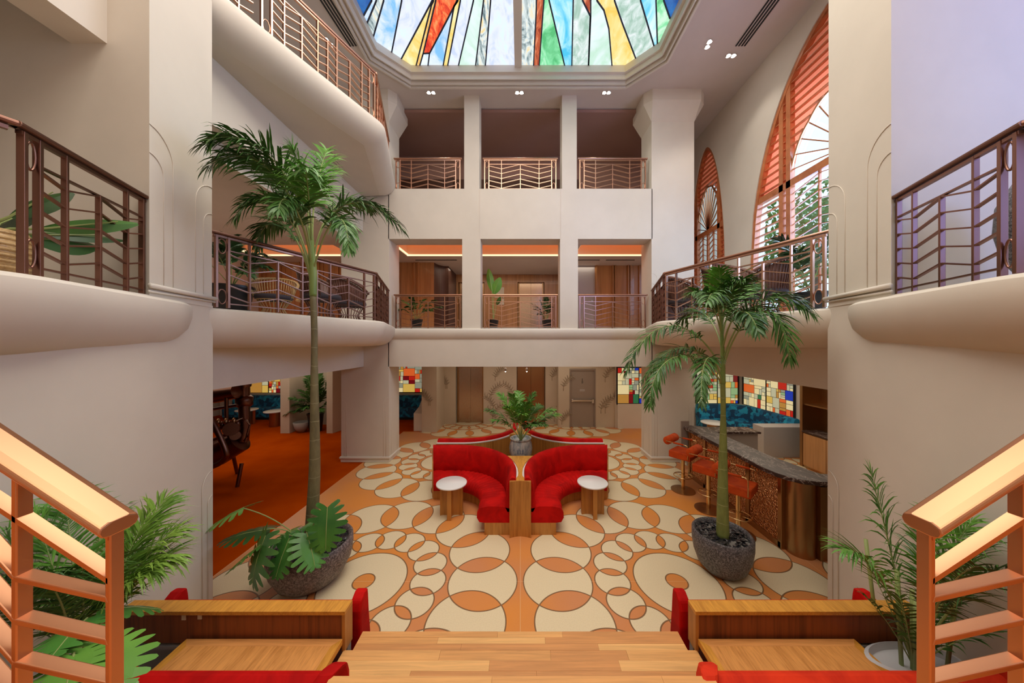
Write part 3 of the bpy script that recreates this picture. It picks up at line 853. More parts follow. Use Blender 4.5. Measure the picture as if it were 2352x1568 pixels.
# ================================================================== SKYLIGHT
def clip(poly, nx, ny, c):
    out = []
    for i in range(len(poly)):
        a, b = poly[i-1], poly[i]
        da, db = nx*a[0]+ny*a[1]-c, nx*b[0]+ny*b[1]-c
        if (da <= 0) != (db <= 0):
            t = da/(da-db); out.append((a[0]+(b[0]-a[0])*t, a[1]+(b[1]-a[1])*t))
        if db <= 0: out.append(b)
    return out
ZG = 9.55
def sky_pt(zx, zy):    # point of the glass from its place in the tall zoomed view
    px, py = 820+zx/3.0947, zy/3.0947
    Y = 700*(ZG-3)/(787-py); return ((px-1195)/700*Y, Y)
E = 1.08
GM = [glassm('pale_blue_glass', (.22, .55, 1.0), (.66, .80, 1.0), (.85, .93, 1.0), 2.2, 1.2, E),
      glassm('lavender_glass', (.60, .70, 1.0), (.80, .85, 1.0), (.74, .92, 1.0), 2.5, 2, E),
      glassm('yellow_glass', (.95, .62, .12), (.95, .76, .28), (.98, .88, .50), 3.5, 1, E),
      glassm('red_glass', (.60, .01, .01), (.95, .12, .03), (1.0, .35, .12), 3.2, 3, E),
      glassm('green_glass', (.08, .50, .18), (.25, .78, .40), (.62, .92, .70), 3.0, 1.4, E),
      glassm('aqua_glass', (.05, .55, .85), (.35, .80, .95), (.75, .93, 1.0), 2.4, 1.2, E),
      glassm('swirl_glass', (.10, .18, .20), (.75, .85, .85), (1.0, .72, .30), 4.2, 2.5, E, (1, .25, 1)),
      glassm('deep_blue_glass', (.0, .04, .22), (.01, .10, .38), (.02, .18, .5), 2, 1, E),
      glassm('palegreen_glass', (.52, .80, .62), (.74, .90, .88), (.86, .94, 1.0), 2, 1, E),
      glassm('greygreen_glass', (.35, .55, .45), (.60, .75, .70), (.85, .90, .92), 6, 1, E),
      glassm('rust_glass', (.30, .03, .01), (.62, .14, .05), (.80, .35, .2), 5, 3, E, (1, .3, 1)),
      glassm('orange_glass', (.85, .40, .08), (1.0, .62, .20), (1, .75, .4), 4, 1, E)]
# boundaries: (list of zoom points bottom to top) and the glass between this boundary and the next
BL = [([(-60, 460), (-60, 0)], 7), ([(30, 140), (105, 0)], 0), ([(80, 140), (138, 0)], 6), ([(120, 245), (190, 0)], 0), ([(248, 360), (318, 0)], 1),
      ([(318, 410), (440, 180), (535, 0)], 2), ([(421, 460), (530, 30), (545, 0)], 11), ([(447, 460), (470, 378), (560, 0)], 3),
      ([(505, 460), (515, 378), (640, 140), (712, 0)], 0), ([(613, 460), (690, 40), (718, 0)], 2), ([(645, 460), (735, 0)], 1), ([(722, 460), (828, 0)], 8),
      ([(843, 460), (900, 0)], 6), ([(913, 460), (950, 0)], 1), ([(1145, 460), (1145, 0)], None)]
BR = [([(1145, 460), (1145, 0)], 6), ([(1255, 460), (1275, 50), (1275, 0)], 10), ([(1295, 460), (1328, 0)], 4), ([(1475, 460), (1365, 0)], 5), ([(1527, 460), (1537, 0)], 9),
      ([(1645, 460), (1658, 110), (1603, 0)], 10), ([(1647, 460), (1661, 110), (1661, 0)], 8), ([(1812, 460), (1790, 200), (1755, 70), (1705, 0)], 2),
      ([(1980, 410), (1885, 160), (1830, 0)], 9), ([(2110, 320), (2015, 0)], 5), ([(2135, 300), (2125, 0)], 4), ([(2225, 130), (2180, 0)], 7), ([(2420, 460), (2420, 0)], None)]
def bound(b):
    pts = [sky_pt(*p) for p in b]
    (xa, ya), (xb, yb) = pts[0], pts[1]
    if ya < 7.25: pts.insert(0, (xa + (xa-xb)/(ya-yb)*(7.25-ya), 7.25))
    pts.append((pts[-1][0], .9))
    return pts
W = thing('stained_glass_skylight', 'octagonal backlit stained glass roof light in blue, yellow, red and green', 'skylight', (-.05, 4.1, ZG))
W['kind'] = 'structure'; W.name = 'window_4'
gm = MB(); lead = MB(); og = octg(.04)
def addpoly(poly, mi):
    for i in range(8):
        a, b = og[i], og[(i+1) % 8]
        nx, ny = (b[1]-a[1]), -(b[0]-a[0])
        poly = clip(poly, nx, ny, nx*a[0]+ny*a[1])
        if len(poly) < 3: return
    gm.mi = mi
    gm.add([(x+.05, y-4.1, 0) for x, y in poly], [tuple(range(len(poly)))])
def lead_line(pts):
    for a, b in zip(pts[:-1], pts[1:]):
        n = 14
        for i in range(n):
            p = (a[0]+(b[0]-a[0])*i/n, a[1]+(b[1]-a[1])*i/n); q = (a[0]+(b[0]-a[0])*(i+1)/n, a[1]+(b[1]-a[1])*(i+1)/n)
            inside = all(((og[(k+1) % 8][1]-og[k][1])*(r[0]-og[k][0]) - (og[(k+1) % 8][0]-og[k][0])*(r[1]-og[k][1])) <= 0 for k in range(8) for r in (p, q))
            if inside: lead.bar((p[0]+.05, p[1]-4.1, -.008), (q[0]+.05, q[1]-4.1, -.008), .028, .012)
for B in (BL, BR):
    for (b0, m0), (b1, _) in zip(B[:-1], B[1:]):
        P0, P1 = bound(b0), bound(b1)
        # quads between the two polylines sampled at common Y
        yy = sorted(set([p[1] for p in P0] + [p[1] for p in P1] + [7.25, .9]), reverse=True)
        def xa(P, y):
            for a, b in zip(P[:-1], P[1:]):
                if min(a[1], b[1])-1e-6 <= y <= max(a[1], b[1])+1e-6:
                    t = 0 if abs(a[1]-b[1]) < 1e-9 else (y-a[1])/(b[1]-a[1]); return a[0]+(b[0]-a[0])*t
            return P[0][0]
        for ya, yb in zip(yy[:-1], yy[1:]):
            l0, l1, r0, r1 = xa(P0, ya), xa(P0, yb), xa(P1, ya), xa(P1, yb)
            if r0-l0 < 1e-4 and r1-l1 < 1e-4: continue
            r0, r1 = max(r0, l0), max(r1, l1)
            addpoly([(l0, ya), (r0, ya), (r1, yb), (l1, yb)], 0 if m0 == 3 and (ya+yb)/2 > sky_pt(470, 378)[1] else m0)
        lead_line(P0)
# pieces across the strips
lead_line([sky_pt(470, 378), sky_pt(515, 376)])
obj('glass_pane', gm, GM, W, normals=False)
obj('lead_came', lead, M['lead'], W)
x0, _ = sky_pt(1120, 460); x1, _ = sky_pt(1170, 460)
obj('mullion', MB().box(x0+.05, x1+.05, .9-4.1, 7.19-4.1, -.06, -.012), M['plaster_trim'], W)

# ================================================================== stained glass strips (ground floor)
SG = [mat('cream_pane', (.1, .1, .1), .3, emit=(1.0, .80, .40), es=0.66), mat('pale_pane', (.1, .1, .1), .3, emit=(.85, .80, .50), es=0.48), mat('yellow_pane', (.1, .08, .02), .3, emit=(.95, .60, .12), es=0.58),
      mat('ochre_pane', (.1, .06, .02), .3, emit=(.60, .28, .05), es=0.62), mat('red_pane', (.1, .0, .0), .3, emit=(.65, .02, .01), es=0.62), mat('orange_pane', (.1, .03, .0), .3, emit=(.95, .16, .03), es=0.62),
      mat('wine_pane', (.06, .0, .0), .3, emit=(.22, .005, .01), es=0.62), mat('grey_pane', (.06, .06, .06), .3, emit=(.36, .36, .26), es=0.62), mat('blue_pane', (.0, .01, .08), .3, emit=(.01, .04, .45), es=0.70),
      mat('green_pane', (.0, .05, .02), .3, emit=(.03, .16, .06), es=0.70), mat('celadon_pane', (.05, .08, .05), .3, emit=(.35, .55, .25), es=0.62)]
def sg_panel(name, label, loc, rz, w, h, seed, wts):
    rnd = random.Random(seed)
    t = thing(name, label, 'stained glass', loc, rz)
    g = MB(); fr = MB()
    def rec(x0, z0, x1, z1, d):
        ww, hh = x1-x0, z1-z0
        if (d <= 0 or (ww < .14 and hh < .14)) or (d < 4 and rnd.random() < .2):
            zt = (z0+z1)/2/h
            g.mi = rnd.choices(range(11), wts)[0]
            if zt < .16 and rnd.random() < .6: g.mi = rnd.choice((0, 0, 4, 5, 2, 8))
            g.add([(x0+.006, 0, z0+.006), (x1-.006, 0, z0+.006), (x1-.006, 0, z1-.006), (x0+.006, 0, z1-.006)], [(0, 1, 2, 3)]); return
        if ww > hh*rnd.uniform(.7, 1.4):
            c = x0+ww*rnd.uniform(.3, .7); rec(x0, z0, c, z1, d-1); rec(c, z0, x1, z1, d-1)
        else:
            c = z0+hh*rnd.uniform(.3, .7); rec(x0, z0, x1, c, d-1); rec(x0, c, x1, z1, d-1)
    n = max(1, round(w/.85))
    for i in range(n): rec(w*i/n, 0, w*(i+1)/n, h, 6)
    obj('glass_pane', g, SG, t, normals=False)
    obj('backing', MB().box(-.03, w+.03, .004, .03, -.03, h+.03), M['lead'], t)
    for a in ((-.035, w+.035, -.035, 0), (-.035, w+.035, h, h+.035), (-.035, 0, 0, h), (w, w+.035, 0, h)): fr.box(a[0], a[1], -.03, .0, a[2], a[3])
    for i in range(1, n): fr.box(w*i/n-.012, w*i/n+.012, -.02, .0, 0, h)
    obj('frame', fr, M['black'], t)
    return t
W1 = (6, 13, 1.5, 3, 1.5, 2, .7, 2, .3, .2, .5)
sg_panel('stained_glass_panel', 'backlit patchwork glass strip over the long teal lounge bench', (-11.3, 12.66, .93), 0, 3.4, 1.15, 5, (7, 5, 5, 5, 4, 5, 2, 2, .3, 1, .5))
sg_panel('stained_glass_panel', 'backlit patchwork glass panel over the teal bench between column and lobby', (-5.2, 12.66, .95), 0, 1.2, 1.15, 8, (2, 6, 1, 5, 4, 1, 4, 9, .2, .2, .2))
sg_panel('stained_glass_panel', 'backlit patchwork glass panel beside the grey exit door', (3.42, 10.72, .87), 0, 1.5, 1.25, 11, (4, 10, 1.5, 5, 2, 1, 3, 5, .5, .2, .4))
sg_panel('stained_glass_panel', 'backlit patchwork glass panel with large celadon panes behind the tall trunk', (6.2, 10.72, .87), 0, 1.45, 1.25, 3, (3, 11, 1.5, 3, 1.5, 2, 1, 3, .2, 1, 5))
sg_panel('stained_glass_panel', 'long backlit patchwork glass strip on the side wall above the teal corner bench', (7.77, 10.6, .87), -pi/2, 1.95, 1.25, 21, W1)
# ================================================================== lifts and doors
def lift(name, label, x0, x1, y, z0, h, matn='steel'):
    t = thing(name, label, 'lift', ((x0+x1)/2, y, z0))
    w = (x1-x0)/2
    fr = MB().box(-w, -w+.05, -.04, .0, 0, h).box(w-.05, w, -.04, 0, 0, h).box(-w+.05, w-.05, -.04, 0, h-.05, h)
    obj('frame', fr, M['bronze'], t, bevel=.004)
    obj('door_leaf', MB().box(-w+.05, -.003, 0, .03, 0, h-.05), M[matn], t); obj('door_leaf', MB().box(.003, w-.05, 0, .03, 0, h-.05), M[matn], t)
    return t
lift('lift_doors', 'ground floor lift with brushed doors nearest the lounge', -2.37, -1.38, 11.50, 0, 2.12)
lift('lift_doors', 'ground floor lift behind the potted palm', -.11, .91, 11.50, 0, 2.12, 'bronze')
lift('lift_doors', 'gallery lift half hidden by the slim column', -2.35, -1.39, 11.80, 3.4, 2.0, 'steel')
lift('lift_doors', 'gallery lift seen whole in the middle opening', -.08, .90, 11.80, 3.4, 2.0, 'steel')
t = thing('exit_door', 'grey fire door with a steel push bar', 'door', (2.21, 10.86, 0)); t['kind'] = 'structure'; t.name = 'door_1'
obj('door_leaf', MB().box(-.43, .43, 0, .05, 0, 2.02), M['greydoor'], t, bevel=.004)
obj('door_frame', MB().box(-.47, -.43, -.05, .05, 0, 2.07).box(.43, .47, -.05, .05, 0, 2.07).box(-.43, .43, -.05, .05, 2.02, 2.07), M['greydoor'], t)
pb = obj('push_bar', MB().box(-.38, .38, -.07, -.035, .92, .98), M['chrome'], t, bevel=.006)
obj('push_bar_bracket', MB().box(-.39, -.33, -.035, 0, .90, 1.0).box(.32, .40, -.08, 0, .86, 1.0), M['chrome'], pb)
sgn = MB(); sgn.tube([(-.02, -.004, 1.62), (.0, -.004, 1.68), (.02, -.004, 1.62), (.015, -.004, 1.56), (-.02, -.004, 1.56), (-.02, -.004, 1.62)], .006, 5); sgn.tube([(0, -.004, 1.70), (0, -.004, 1.72)], .012, 6)
obj('door_mark', sgn, M['blackpot'], t)
pl = MB().box(-.09, .09, -.004, 0, 1.27, 1.35); obj('door_plate', pl, M['greydoor_b'], t)
t = thing('gallery_door', 'pale grey gallery door with a round handle', 'door', (2.14, 10.27, 3.4)); t['kind'] = 'structure'; t.name = 'door_2'
obj('door_leaf', MB().box(-.33, .33, 0, .03, 0, 2.0), M['greydoor_b'], t)
obj('door_handle', MB().tube([(.26, -.05, 1.0), (.26, 0, 1.0)], .02, 8).tube([(.26, -.05, 1.0), (.17, -.05, 1.0)], .01, 6), M['chrome'], t)
# notice and call panel on the gallery wall
nt = obj('notice', MB().box(-.98, -.62, 11.63, 11.645, 4.72, 5.12).box(-.85, -.62, 11.63, 11.645, 4.45, 4.68), M['tape']); tag(nt, 'paper notices stuck beside the gallery lift', 'notice')
gd = obj('signage', MB().box(-1.06, -1.03, 11.63, 11.645, 4.9, 5.3).box(-.99, -.96, 11.63, 11.645, 4.9, 5.3), M['lobbywall']); tag(gd, 'small vertical sign on the wall behind the banana plant', 'sign')
# ceiling slots, spot lamps
def slot(a, b, label, n=4):
    t = thing('ceiling_vent', label, 'vent', ((a[0]+b[0])/2, (a[1]+b[1])/2, ZC))
    A = Vector((a[0], a[1], 0)); B = Vector((b[0], b[1], 0)); d = (B-A).normalized(); s = Vector((d.y, -d.x, 0)); mid = (A+B)/2
    obj('frame', MB().bar((A-mid)+Vector((0, 0, -.002)), (B-mid)+Vector((0, 0, -.002)), .26, .006), M['ceil'], t)
    for k in range(n):
        o = s*(-.09+.06*k)
        obj('slot', MB().bar((A-mid)+o+Vector((0, 0, -.009)), (B-mid)+o+Vector((0, 0, -.009)), .032, .008), M['black'], t)
    return t
A = at(815, 105, 700*6.22/(787-105)); B = at(748, 0, 5.53)
slot((A.x, A.y), (B.x*1.02, 4.6), 'four-slot ceiling vent above the upper gallery')
A = at(1700, 105, 700*6.22/(787-105)); B = at(1775, 0, 5.53)
slot((A.x, A.y), (B.x, 4.4), 'four-slot ceiling vent near the tall arched window')
sv = MB()
tg = thing('slot_vent', 'thin dark slot vents in the far gallery ceiling', 'vent', (0, 9.6, 5.61))
for a, b in ((-3.3, -2.0), (1.7, 2.5), (2.7, 3.6)): obj('slot', MB().box(a, b, -.02, .02, -.012, -.002), M['black'], tg)
SPOT = []
def spot(x, y, z, label, dirx=1, diry=0, power=16):
    t = thing('twin_downlight', label, 'downlight', (x, y, z), 0, None)
    for s in (-1, 1):
        h = obj('lamp_housing', MB().lathe([(.045, -.002), (.05, -.01), (.05, -.0), (.035, -.0)], (dirx*s*.055, diry*s*.055, -.004), 16), M['chrome'], t)
        obj('lamp', MB().lathe([(.0, -.014), (.03, -.014), (.034, -.006)], (dirx*s*.055, diry*s*.055, -.004), 14), M['spot'], t)
    l = bpy.data.lights.new('downlight_beam', 'SPOT'); l.energy = power*3; l.spot_size = radians(100); l.spot_blend = .6; l.color = (1, .93, .84); l.shadow_soft_size = .06
    o = bpy.data.objects.new('downlight_beam', l); COL.objects.link(o); o.location = (x, y, z-.08)
for (px, py, lab) in ((990, 212, 'twin ceiling spotlight over the first far opening'), (1193, 212, 'twin ceiling spotlight over the middle far opening'), (1393, 212, 'twin ceiling spotlight over the third far opening'),
                      (1627, 101, 'twin ceiling spotlight nearest the slotted vent, towards the roof light'), (1679, 127, 'twin ceiling spotlight between vent and flared column')):
    Y = 700*6.22/(787-py); p = at(px, py, Y); 
    dx, dy = (1, 0) if px != 1627 else (.2, 1)
    spot(p.x, p.y, ZC, lab, dx, dy)
p = at(755, 96, 700*6.22/(787-96)); spot(p.x, p.y, ZC, 'twin ceiling spotlight seen through the upper gallery railing', .3, 1)
for (px, py, z, Y, lab) in ((1161, 851, 2.6, None, 'slim pendant downlight in front of the first lift'), (1210, 851, 2.6, None, 'slim pendant downlight in front of the lift behind the palm')):
    Y = 8.9; p = at(px, py, Y)
    t = thing('pendant_light', lab, 'pendant lamp', (p.x, Y, 2.6))
    obj('stem', MB().tube([(0, 0, 0), (0, 0, p.z-2.6+.06)], .006, 6), M['chrome'], t)
    obj('lamp_head', MB().lathe([(.02, p.z-2.6-.02), (.028, p.z-2.6+.06), (.01, p.z-2.6+.09)], n=12), M['chrome'], t)
    obj('bulb', MB().lathe([(0, p.z-2.6-.035), (.016, p.z-2.6-.03), (.02, p.z-2.6-.018), (.0, p.z-2.6-.016)], n=12), M['spot'], t)

# ================================================================== RAILINGS
def railing(p0, p1, z, mods, label, h=.88, name='balcony_railing', m='copper', ends=(2, 2), slope=0, cs=.24, zdrop=.125, hw=.075, ht=.035, bw=.042, bt=.018, group=None, overh=.03, nrow=5, L=None, second=.68, gap=.11):
    p0 = Vector((*p0, 0)); p1 = Vector((*p1, 0)); d = p1-p0; Ln = d.length
    T = thing(name, label, 'railing', (p0.x, p0.y, z), atan2(d.y, d.x), group)
    sh = lambda v: (v[0], v[1], v[2]+slope*v[0])
    mt = M[m]
    def P(name, mb, **k): mb.xf = sh; return obj(name, mb, mt, T, **k)
    # handrail with softened edge
    w, t_ = hw/2, ht
    pr = [(-w, h-t_*.55), (-w*.9, h-t_*.9), (-w*.55, h-t_), (w*.55, h-t_), (w*.9, h-t_*.9), (w, h-t_*.55), (w*.92, h-t_*.15), (w*.6, h), (-w*.6, h), (-w*.92, h-t_*.15)]
    P('handrail', MB().sweep([lambda r, zz, x=x: (x, r, zz) for x in (-overh, Ln+overh)], pr), bevel=.004)
    P('under_rail', MB().box(.0, Ln, -bw*.45, bw*.45, h-t_-.028, h-t_-.006))
    def post(x, top, wd=bt, dp=bw): P('post', MB().box(x-wd/2, x+wd/2, -dp/2, dp/2, 0, top), bevel=.002)
    x0, x1 = 0.02, Ln-.02
    zt = h-ht-.006
    for e, (xe, sg) in zip(ends, ((.02, 1), (Ln-.02, -1))):
        if e >= 1: post(xe, zt, bt*1.3, bw*1.15)
        if e == 2:
            post(xe+sg*gap, zt, bt*1.3, bw*1.15)
            xm = xe+sg*gap/2
            for zc in (.13, zt-.12):
                pts = [(xm+(gap/2-.016)*cos(a), 0, zc+.085*sin(a)) for a in [2*pi*k/20 for k in range(20)]]
                P('oval_ring', MB().tube(pts, .007, 6, closed=True), smooth=True)
            if sg > 0: x0 = xe+gap
            else: x1 = xe-gap
    if mods: P('second_rail', MB().box(x0, x1, -bw*.4, bw*.4, second-.006, second+.006))
    if mods: P('bottom_rail', MB().box(x0, x1, -bw*.4, bw*.4, .045, .057))
    mw = (x1-x0)/max(1, mods)
    for i in range(mods):
        a = x0+mw*i; c = a+mw/2; t1, t2 = a+mw*.2, a+mw*.8; b = a+mw
        if i: post(a, second)
        for tx in (t1, t2): post(tx, zt)
        post(c, second)
        for k in range(nrow):
            zc = second-.0-k*zdrop - (0 if k else .005)
            zt1 = zc-cs*(c-t1); ze = zt1+cs*(t1-a)
            pts = [(a, ze), (t1, zt1), (c, zc), (t2, zt1), (b, ze)]
            mb = MB()
            for (xa, za), (xb, zb) in zip(pts[:-1], pts[1:]):
                if za < .05 and zb < .05: continue
                za2, zb2, xa2, xb2 = za, zb, xa, xb
                if za < .05: xa2 = xa+(xb-xa)*(.05-za)/(zb-za); za2 = .05
                if zb < .05: xb2 = xa+(xb-xa)*(.05-za)/(zb-za); zb2 = .05
                mb.bar((xa2, 0, za2), (xb2, 0, zb2), bw*.8, .011, side=(0, 1, 0))
            if mb.v: P('chevron_bar', mb)
    return T
# far gallery rails
g = 'railings across the far facade'
for (xa, xb, w1, w2) in ((-3.20, -1.52, 'first opening, where a philodendron stands', 'first opening'), (-.93, .93, 'middle opening, in front of the lift', 'middle opening'), (1.50, 3.22, 'third opening, by the grey door', 'third opening')):
    railing((xa, 7.80), (xb, 7.80), 3.37, 1, 'copper railing of the middle gallery in the '+w1, group=g, h=.87)
    railing((xa, 7.80), (xb, 7.80), 6.88, 1, 'copper railing of the upper gallery in the '+w2, group=g, h=.84)
# side galleries
A0, A1, A2 = (-3.52, 3.50), (-2.66, 5.58), (-3.22, 7.42)
railing(A0, A1, 3.41, 2, 'long copper railing of the middle gallery behind the tall palm', ends=(2, 1), m='copper_dark', cs=.30)
railing(A1, A2, 3.41, 2, 'short copper railing turning from the palm to the thick column', ends=(0, 1), m='copper_dark', cs=.30)
mir = lambda p: (-p[0], p[1])
railing(mir(A1), mir(A0), 3.41, 2, 'long copper railing above the bar, lit by the arched window', ends=(1, 2), m='copper', cs=.30)
railing(mir(A2), mir(A1), 3.41, 2, 'short copper railing turning from the bar side to the thick column', ends=(1, 0), m='copper_dark', cs=.30)
U0 = (-4.02, 2.35)
railing(A1, (-3.38, 3.95), 7.04, 2, 'upper gallery railing length between the twin posts and the corner post', ends=(2, 2), m='copper', cs=.30, h=.9)
railing((-3.40, 3.9), U0, 7.04, 2, 'upper gallery railing length continuing towards the camera past the twin posts', ends=(0, 2), m='copper', cs=.30, h=.9)
railing(A1, A2, 7.04, 2, 'upper gallery railing turning back to the thick column', ends=(0, 1), m='copper', cs=.30, h=.9)
# near oriels
N0, N1, N2 = (-3.32, 2.74), (-2.94, 1.785), (-3.24, 1.05)
for s, lab in ((1, 'lounge-side'), (-1, 'bar-side')):
    f = (lambda p: p) if s == 1 else mir
    railing(f(N1), f(N0), 3.41, 1, 'dark copper railing on the near %s balcony' % lab, ends=(2, 2), m='copper_dark', cs=.28, h=.88, bw=.030, bt=.017, hw=.072, gap=.085)
    railing(f(N2), (f(N1)[0]-s*.012, N1[1]-.03), 3.41, 0, 'plain handrail return of the near %s balcony railing' % lab, ends=(1, 0), m='copper_dark', h=.88, bw=.032, bt=.022, hw=.085)
# stair rails beside the camera: end at the landing, rise outward
def stair_rail(s, lab):
    T = thing('stair_railing', 'polished copper stair rail on the %s flight beside the camera' % lab, 'railing', (s*1.165, .887, 1.5), 0)
    if s > 0: fx = lambda v: (v[0], v[1], v[2]+.66*v[0])
    else: fx = lambda v: (-v[0], v[1], v[2]+.66*v[0])
    mt = M['copper_bright']
    def P(n, mb, **k): mb.xf = fx; return obj(n, mb, mt, T, **k)
    H = .99; w = .046
    pr = [(-w, H-.022), (-w*.86, H-.036), (-w*.5, H-.042), (w*.5, H-.042), (w*.86, H-.036), (w, H-.022), (w*.9, H-.008), (w*.5, H), (-w*.5, H), (-w*.9, H-.008)]
    P('handrail', MB().sweep([lambda r, z, x=x: (x, r, z) for x in (0, 1.75)], pr), bevel=.004)
    P('under_rail', MB().box(.012, 1.7, -.018, .018, H-.062, H-.040))
    X = [.015, .284, .67, 1.06, 1.30, 1.56]
    for x in X: P('post', MB().box(x-.008, x+.008, -.016, .016, .02, H-.045), bevel=.003)
    P('second_rail', MB().box(X[0], X[-1], -.016, .016, .800, .816))
    for k in range(7):
        z2 = .638-k*.122           # height at the valley post X[1]
        pts = [(X[0], z2+.117), (X[1], z2), (X[2], z2+.175), (X[3], z2), (X[4], z2+.11), (X[5], z2)]
        mb = MB()
        for (xa, za), (xb, zb) in zip(pts[:-1], pts[1:]):
            if min(za, zb) > .03: mb.bar((xa, 0, min(za, .81)), (xb, 0, min(zb, .81)), .034, .016, side=(0, 1, 0))
        if mb.v: P('chevron_bar', mb, bevel=.003)
stair_rail(-1, 'lounge-side'); stair_rail(1, 'bar-side')
# ================================================================== CENTRE BANQUETTES
def banquette(sx, sy, label):
    C = (-1.30, 5.10); cx, cy = 0.0, 6.50
    def W_(x, y, z): return (sx*(x), (cy+(y-cy)*sy) if sy < 0 else y, z)
    T = thing('curved_sofa', label, 'sofa', (0, 0, 0), 0, 'four red velvet sofas round the potted palm')
    T.location = (sx*-.9, W_(0, 5.4, 0)[1], 0); ox, oy = T.location.x, T.location.y
    fr = []; meta = []
    def addf(px, py, nx, ny, ext=0):
        fr.append(lambda r, z: (lambda q: (q[0]-ox, q[1]-oy, q[2]))(W_(px+nx*r-ext*(1-.36*(1.262-r)/.63), py+ny*r, z)))
    n = 0
    K = 64
    seq = []
    for i in range(9): seq.append((C[0], C[1], 0, 1, .52*(1-i/8)))
    for i in range(1, K): a = pi/2*(1-i/K); seq.append((C[0], C[1], cos(a), sin(a)))
    for i in range(7): seq.append((C[0], C[1]-.34*i/6, 1, 0))
    for q in seq: addf(*q)
    N = len(seq)
    # plinth
    obj('plinth', MB().sweep(fr, [(.74, 0), (1.20, 0), (1.20, .19), (.74, .19)]), M['oak'], T)
    # seat with channel tufting
    def seatp(i):
        u = abs(sin(i*pi/4.0))**.6; k = .016*u; e = min(i, N-1-i); rr = min(1, e/2.5+.35)
        return [(.74, .19), (1.14, .19), (1.14, .40+k*.6), (1.0, .428+k), (.80, .430+k), (.68-k*.3, .41+k*.7), (.635-k*.6, .355), (.63-k*.6, .27), (.66, .20)]
    obj('seat_cushion', MB().sweep(fr, seatp), M['red'], T, smooth=True, auto=60)
    def backp(i):
        t = i/(N-1); return [(1.10, .36), (1.06, .44), (1.075, .60), (1.10, .78), (1.125, .855), (1.17, .895), (1.215, .89), (1.235, .85), (1.235, .36)]
    obj('backrest', MB().sweep(fr, backp), M['red'], T, smooth=True, auto=60)
    obj('back_shell', MB().sweep(fr, [(1.236, 0), (1.262, 0), (1.262, .80), (1.236, .80)]), M['oak'], T)
    obj('shell_trim', MB().sweep(fr, [(1.234, .80), (1.268, .80), (1.268, .822), (1.234, .822)]), M['whitetop'], T)
    # panel closing the outer straight end
    e = MB(); p = fr[0]
    vs = [p(.80, 0), p(1.262, 0), p(1.262, .80), p(1.05, .55)]
    e.add(vs + [(v[0]-sx*.02, v[1], v[2]) for v in vs], [(0, 1, 2, 3), (7, 6, 5, 4), (0, 4, 5, 1), (1, 5, 6, 2), (2, 6, 7, 3), (3, 7, 4, 0)])
    obj('end_panel', e, M['oak'], T)
banquette(1, 1, 'red velvet curved sofa facing the stairs on the orange-carpet side')
banquette(-1, 1, 'red velvet curved sofa facing the stairs on the bar side')
banquette(1, -1, 'red velvet curved sofa facing the lifts on the orange-carpet side, seen from behind')
banquette(-1, -1, 'red velvet curved sofa facing the lifts on the bar side, seen from behind')
for sy, lab in ((1, 'oak post joining the two red sofas that face the stairs'), (-1, 'oak post joining the two red sofas that face the lifts')):
    Y = lambda y: y if sy > 0 else 13.0-y
    T = thing('sofa_post', lab, 'post', (0, Y(4.74), 0))
    n = 12; poly = [(-.165, 4.74)] + [(-.165+.33*i/n, 4.68+.045*sin(pi*i/n)) for i in range(n+1)] + [(.165, 4.74)]
    poly = [(x, Y(y)-Y(4.74)) for x, y in poly]
    obj('face', MB().prism(poly, 0, .86), M['oak'], T)
    poly = [(-.165, 4.74)]; 
    for i in range(9): a = -i/8*.85+0; poly.append((-1.30+1.268*cos(.25*0+i/8*.72), 5.10+1.268*sin(i/8*.72))) if i else poly.append((-.034, 5.10))
    pts = [(-.165, 4.745), (-.075, 4.83), (-.036, 4.95), (-.032, 5.10)] + [(-1.30+1.268*cos(t), 5.10+1.268*sin(t)) for t in (.15, .3, .45, .6)]
    poly = pts + [(-x, y) for x, y in reversed(pts)]
    obj('infill_top', MB().prism([(x, Y(y)-Y(4.74)) for x, y in poly], .60, .845), M['oak_flat'], T)
ped = obj('pot_stand', MB().prism([(.30*cos(a), 6.5-.13*0+.30*sin(a)) for a in [2*pi*k/8 for k in range(8)]], 0, .50), M['walnut']); tag(ped, 'dark timber stand in the gap between the four sofas', 'stand')
T = thing('glazed_pot', 'grey glazed jar with blue brush marks holding the bushy palm', 'pot', (0.01, 6.38, .50))
prof = [(.10, 0), (.15, .02), (.20, .10), (.235, .22), (.245, .32), (.225, .42), (.205, .47), (.225, .50), (.225, .515), (.195, .515), (.185, .47), (.0, .46)]
obj('jar', MB().lathe(prof, n=36), M['glaze'], T, smooth=True, auto=50)
gm_ = MB(); 
for ox_ in (-.06, -.01, .04):
    for (a, b, c, d) in ((-.015, .36, .015, .36), (0, .30, 0, .38), (-.015, .31, .018, .31), (-.012, .335, .012, .335)):
        y = lambda x: -sqrt(max(.01, .2435**2-(x)**2))-.002
        gm_.tube([(ox_+a, y(ox_+a), b-.04), (ox_+c, y(ox_+c), d-.04)], .004, 5)
random.seed(9)
for k in range(9):
    x = random.uniform(-.14, .14); z = random.uniform(.12, .22)
    r_ = .225 if z < .2 else .235; gm_.tube([(x, -sqrt(r_**2-x*x)-.004, z), (x+.03, -sqrt(r_**2-(x+.03)**2)-.004, z+random.uniform(-.03, .03))], .006, 5)
obj('brush_mark', gm_, M['blue_mark'], T)
obj('soil', MB().lathe([(0, .455), (.185, .462)], n=20), M['soil'], T)

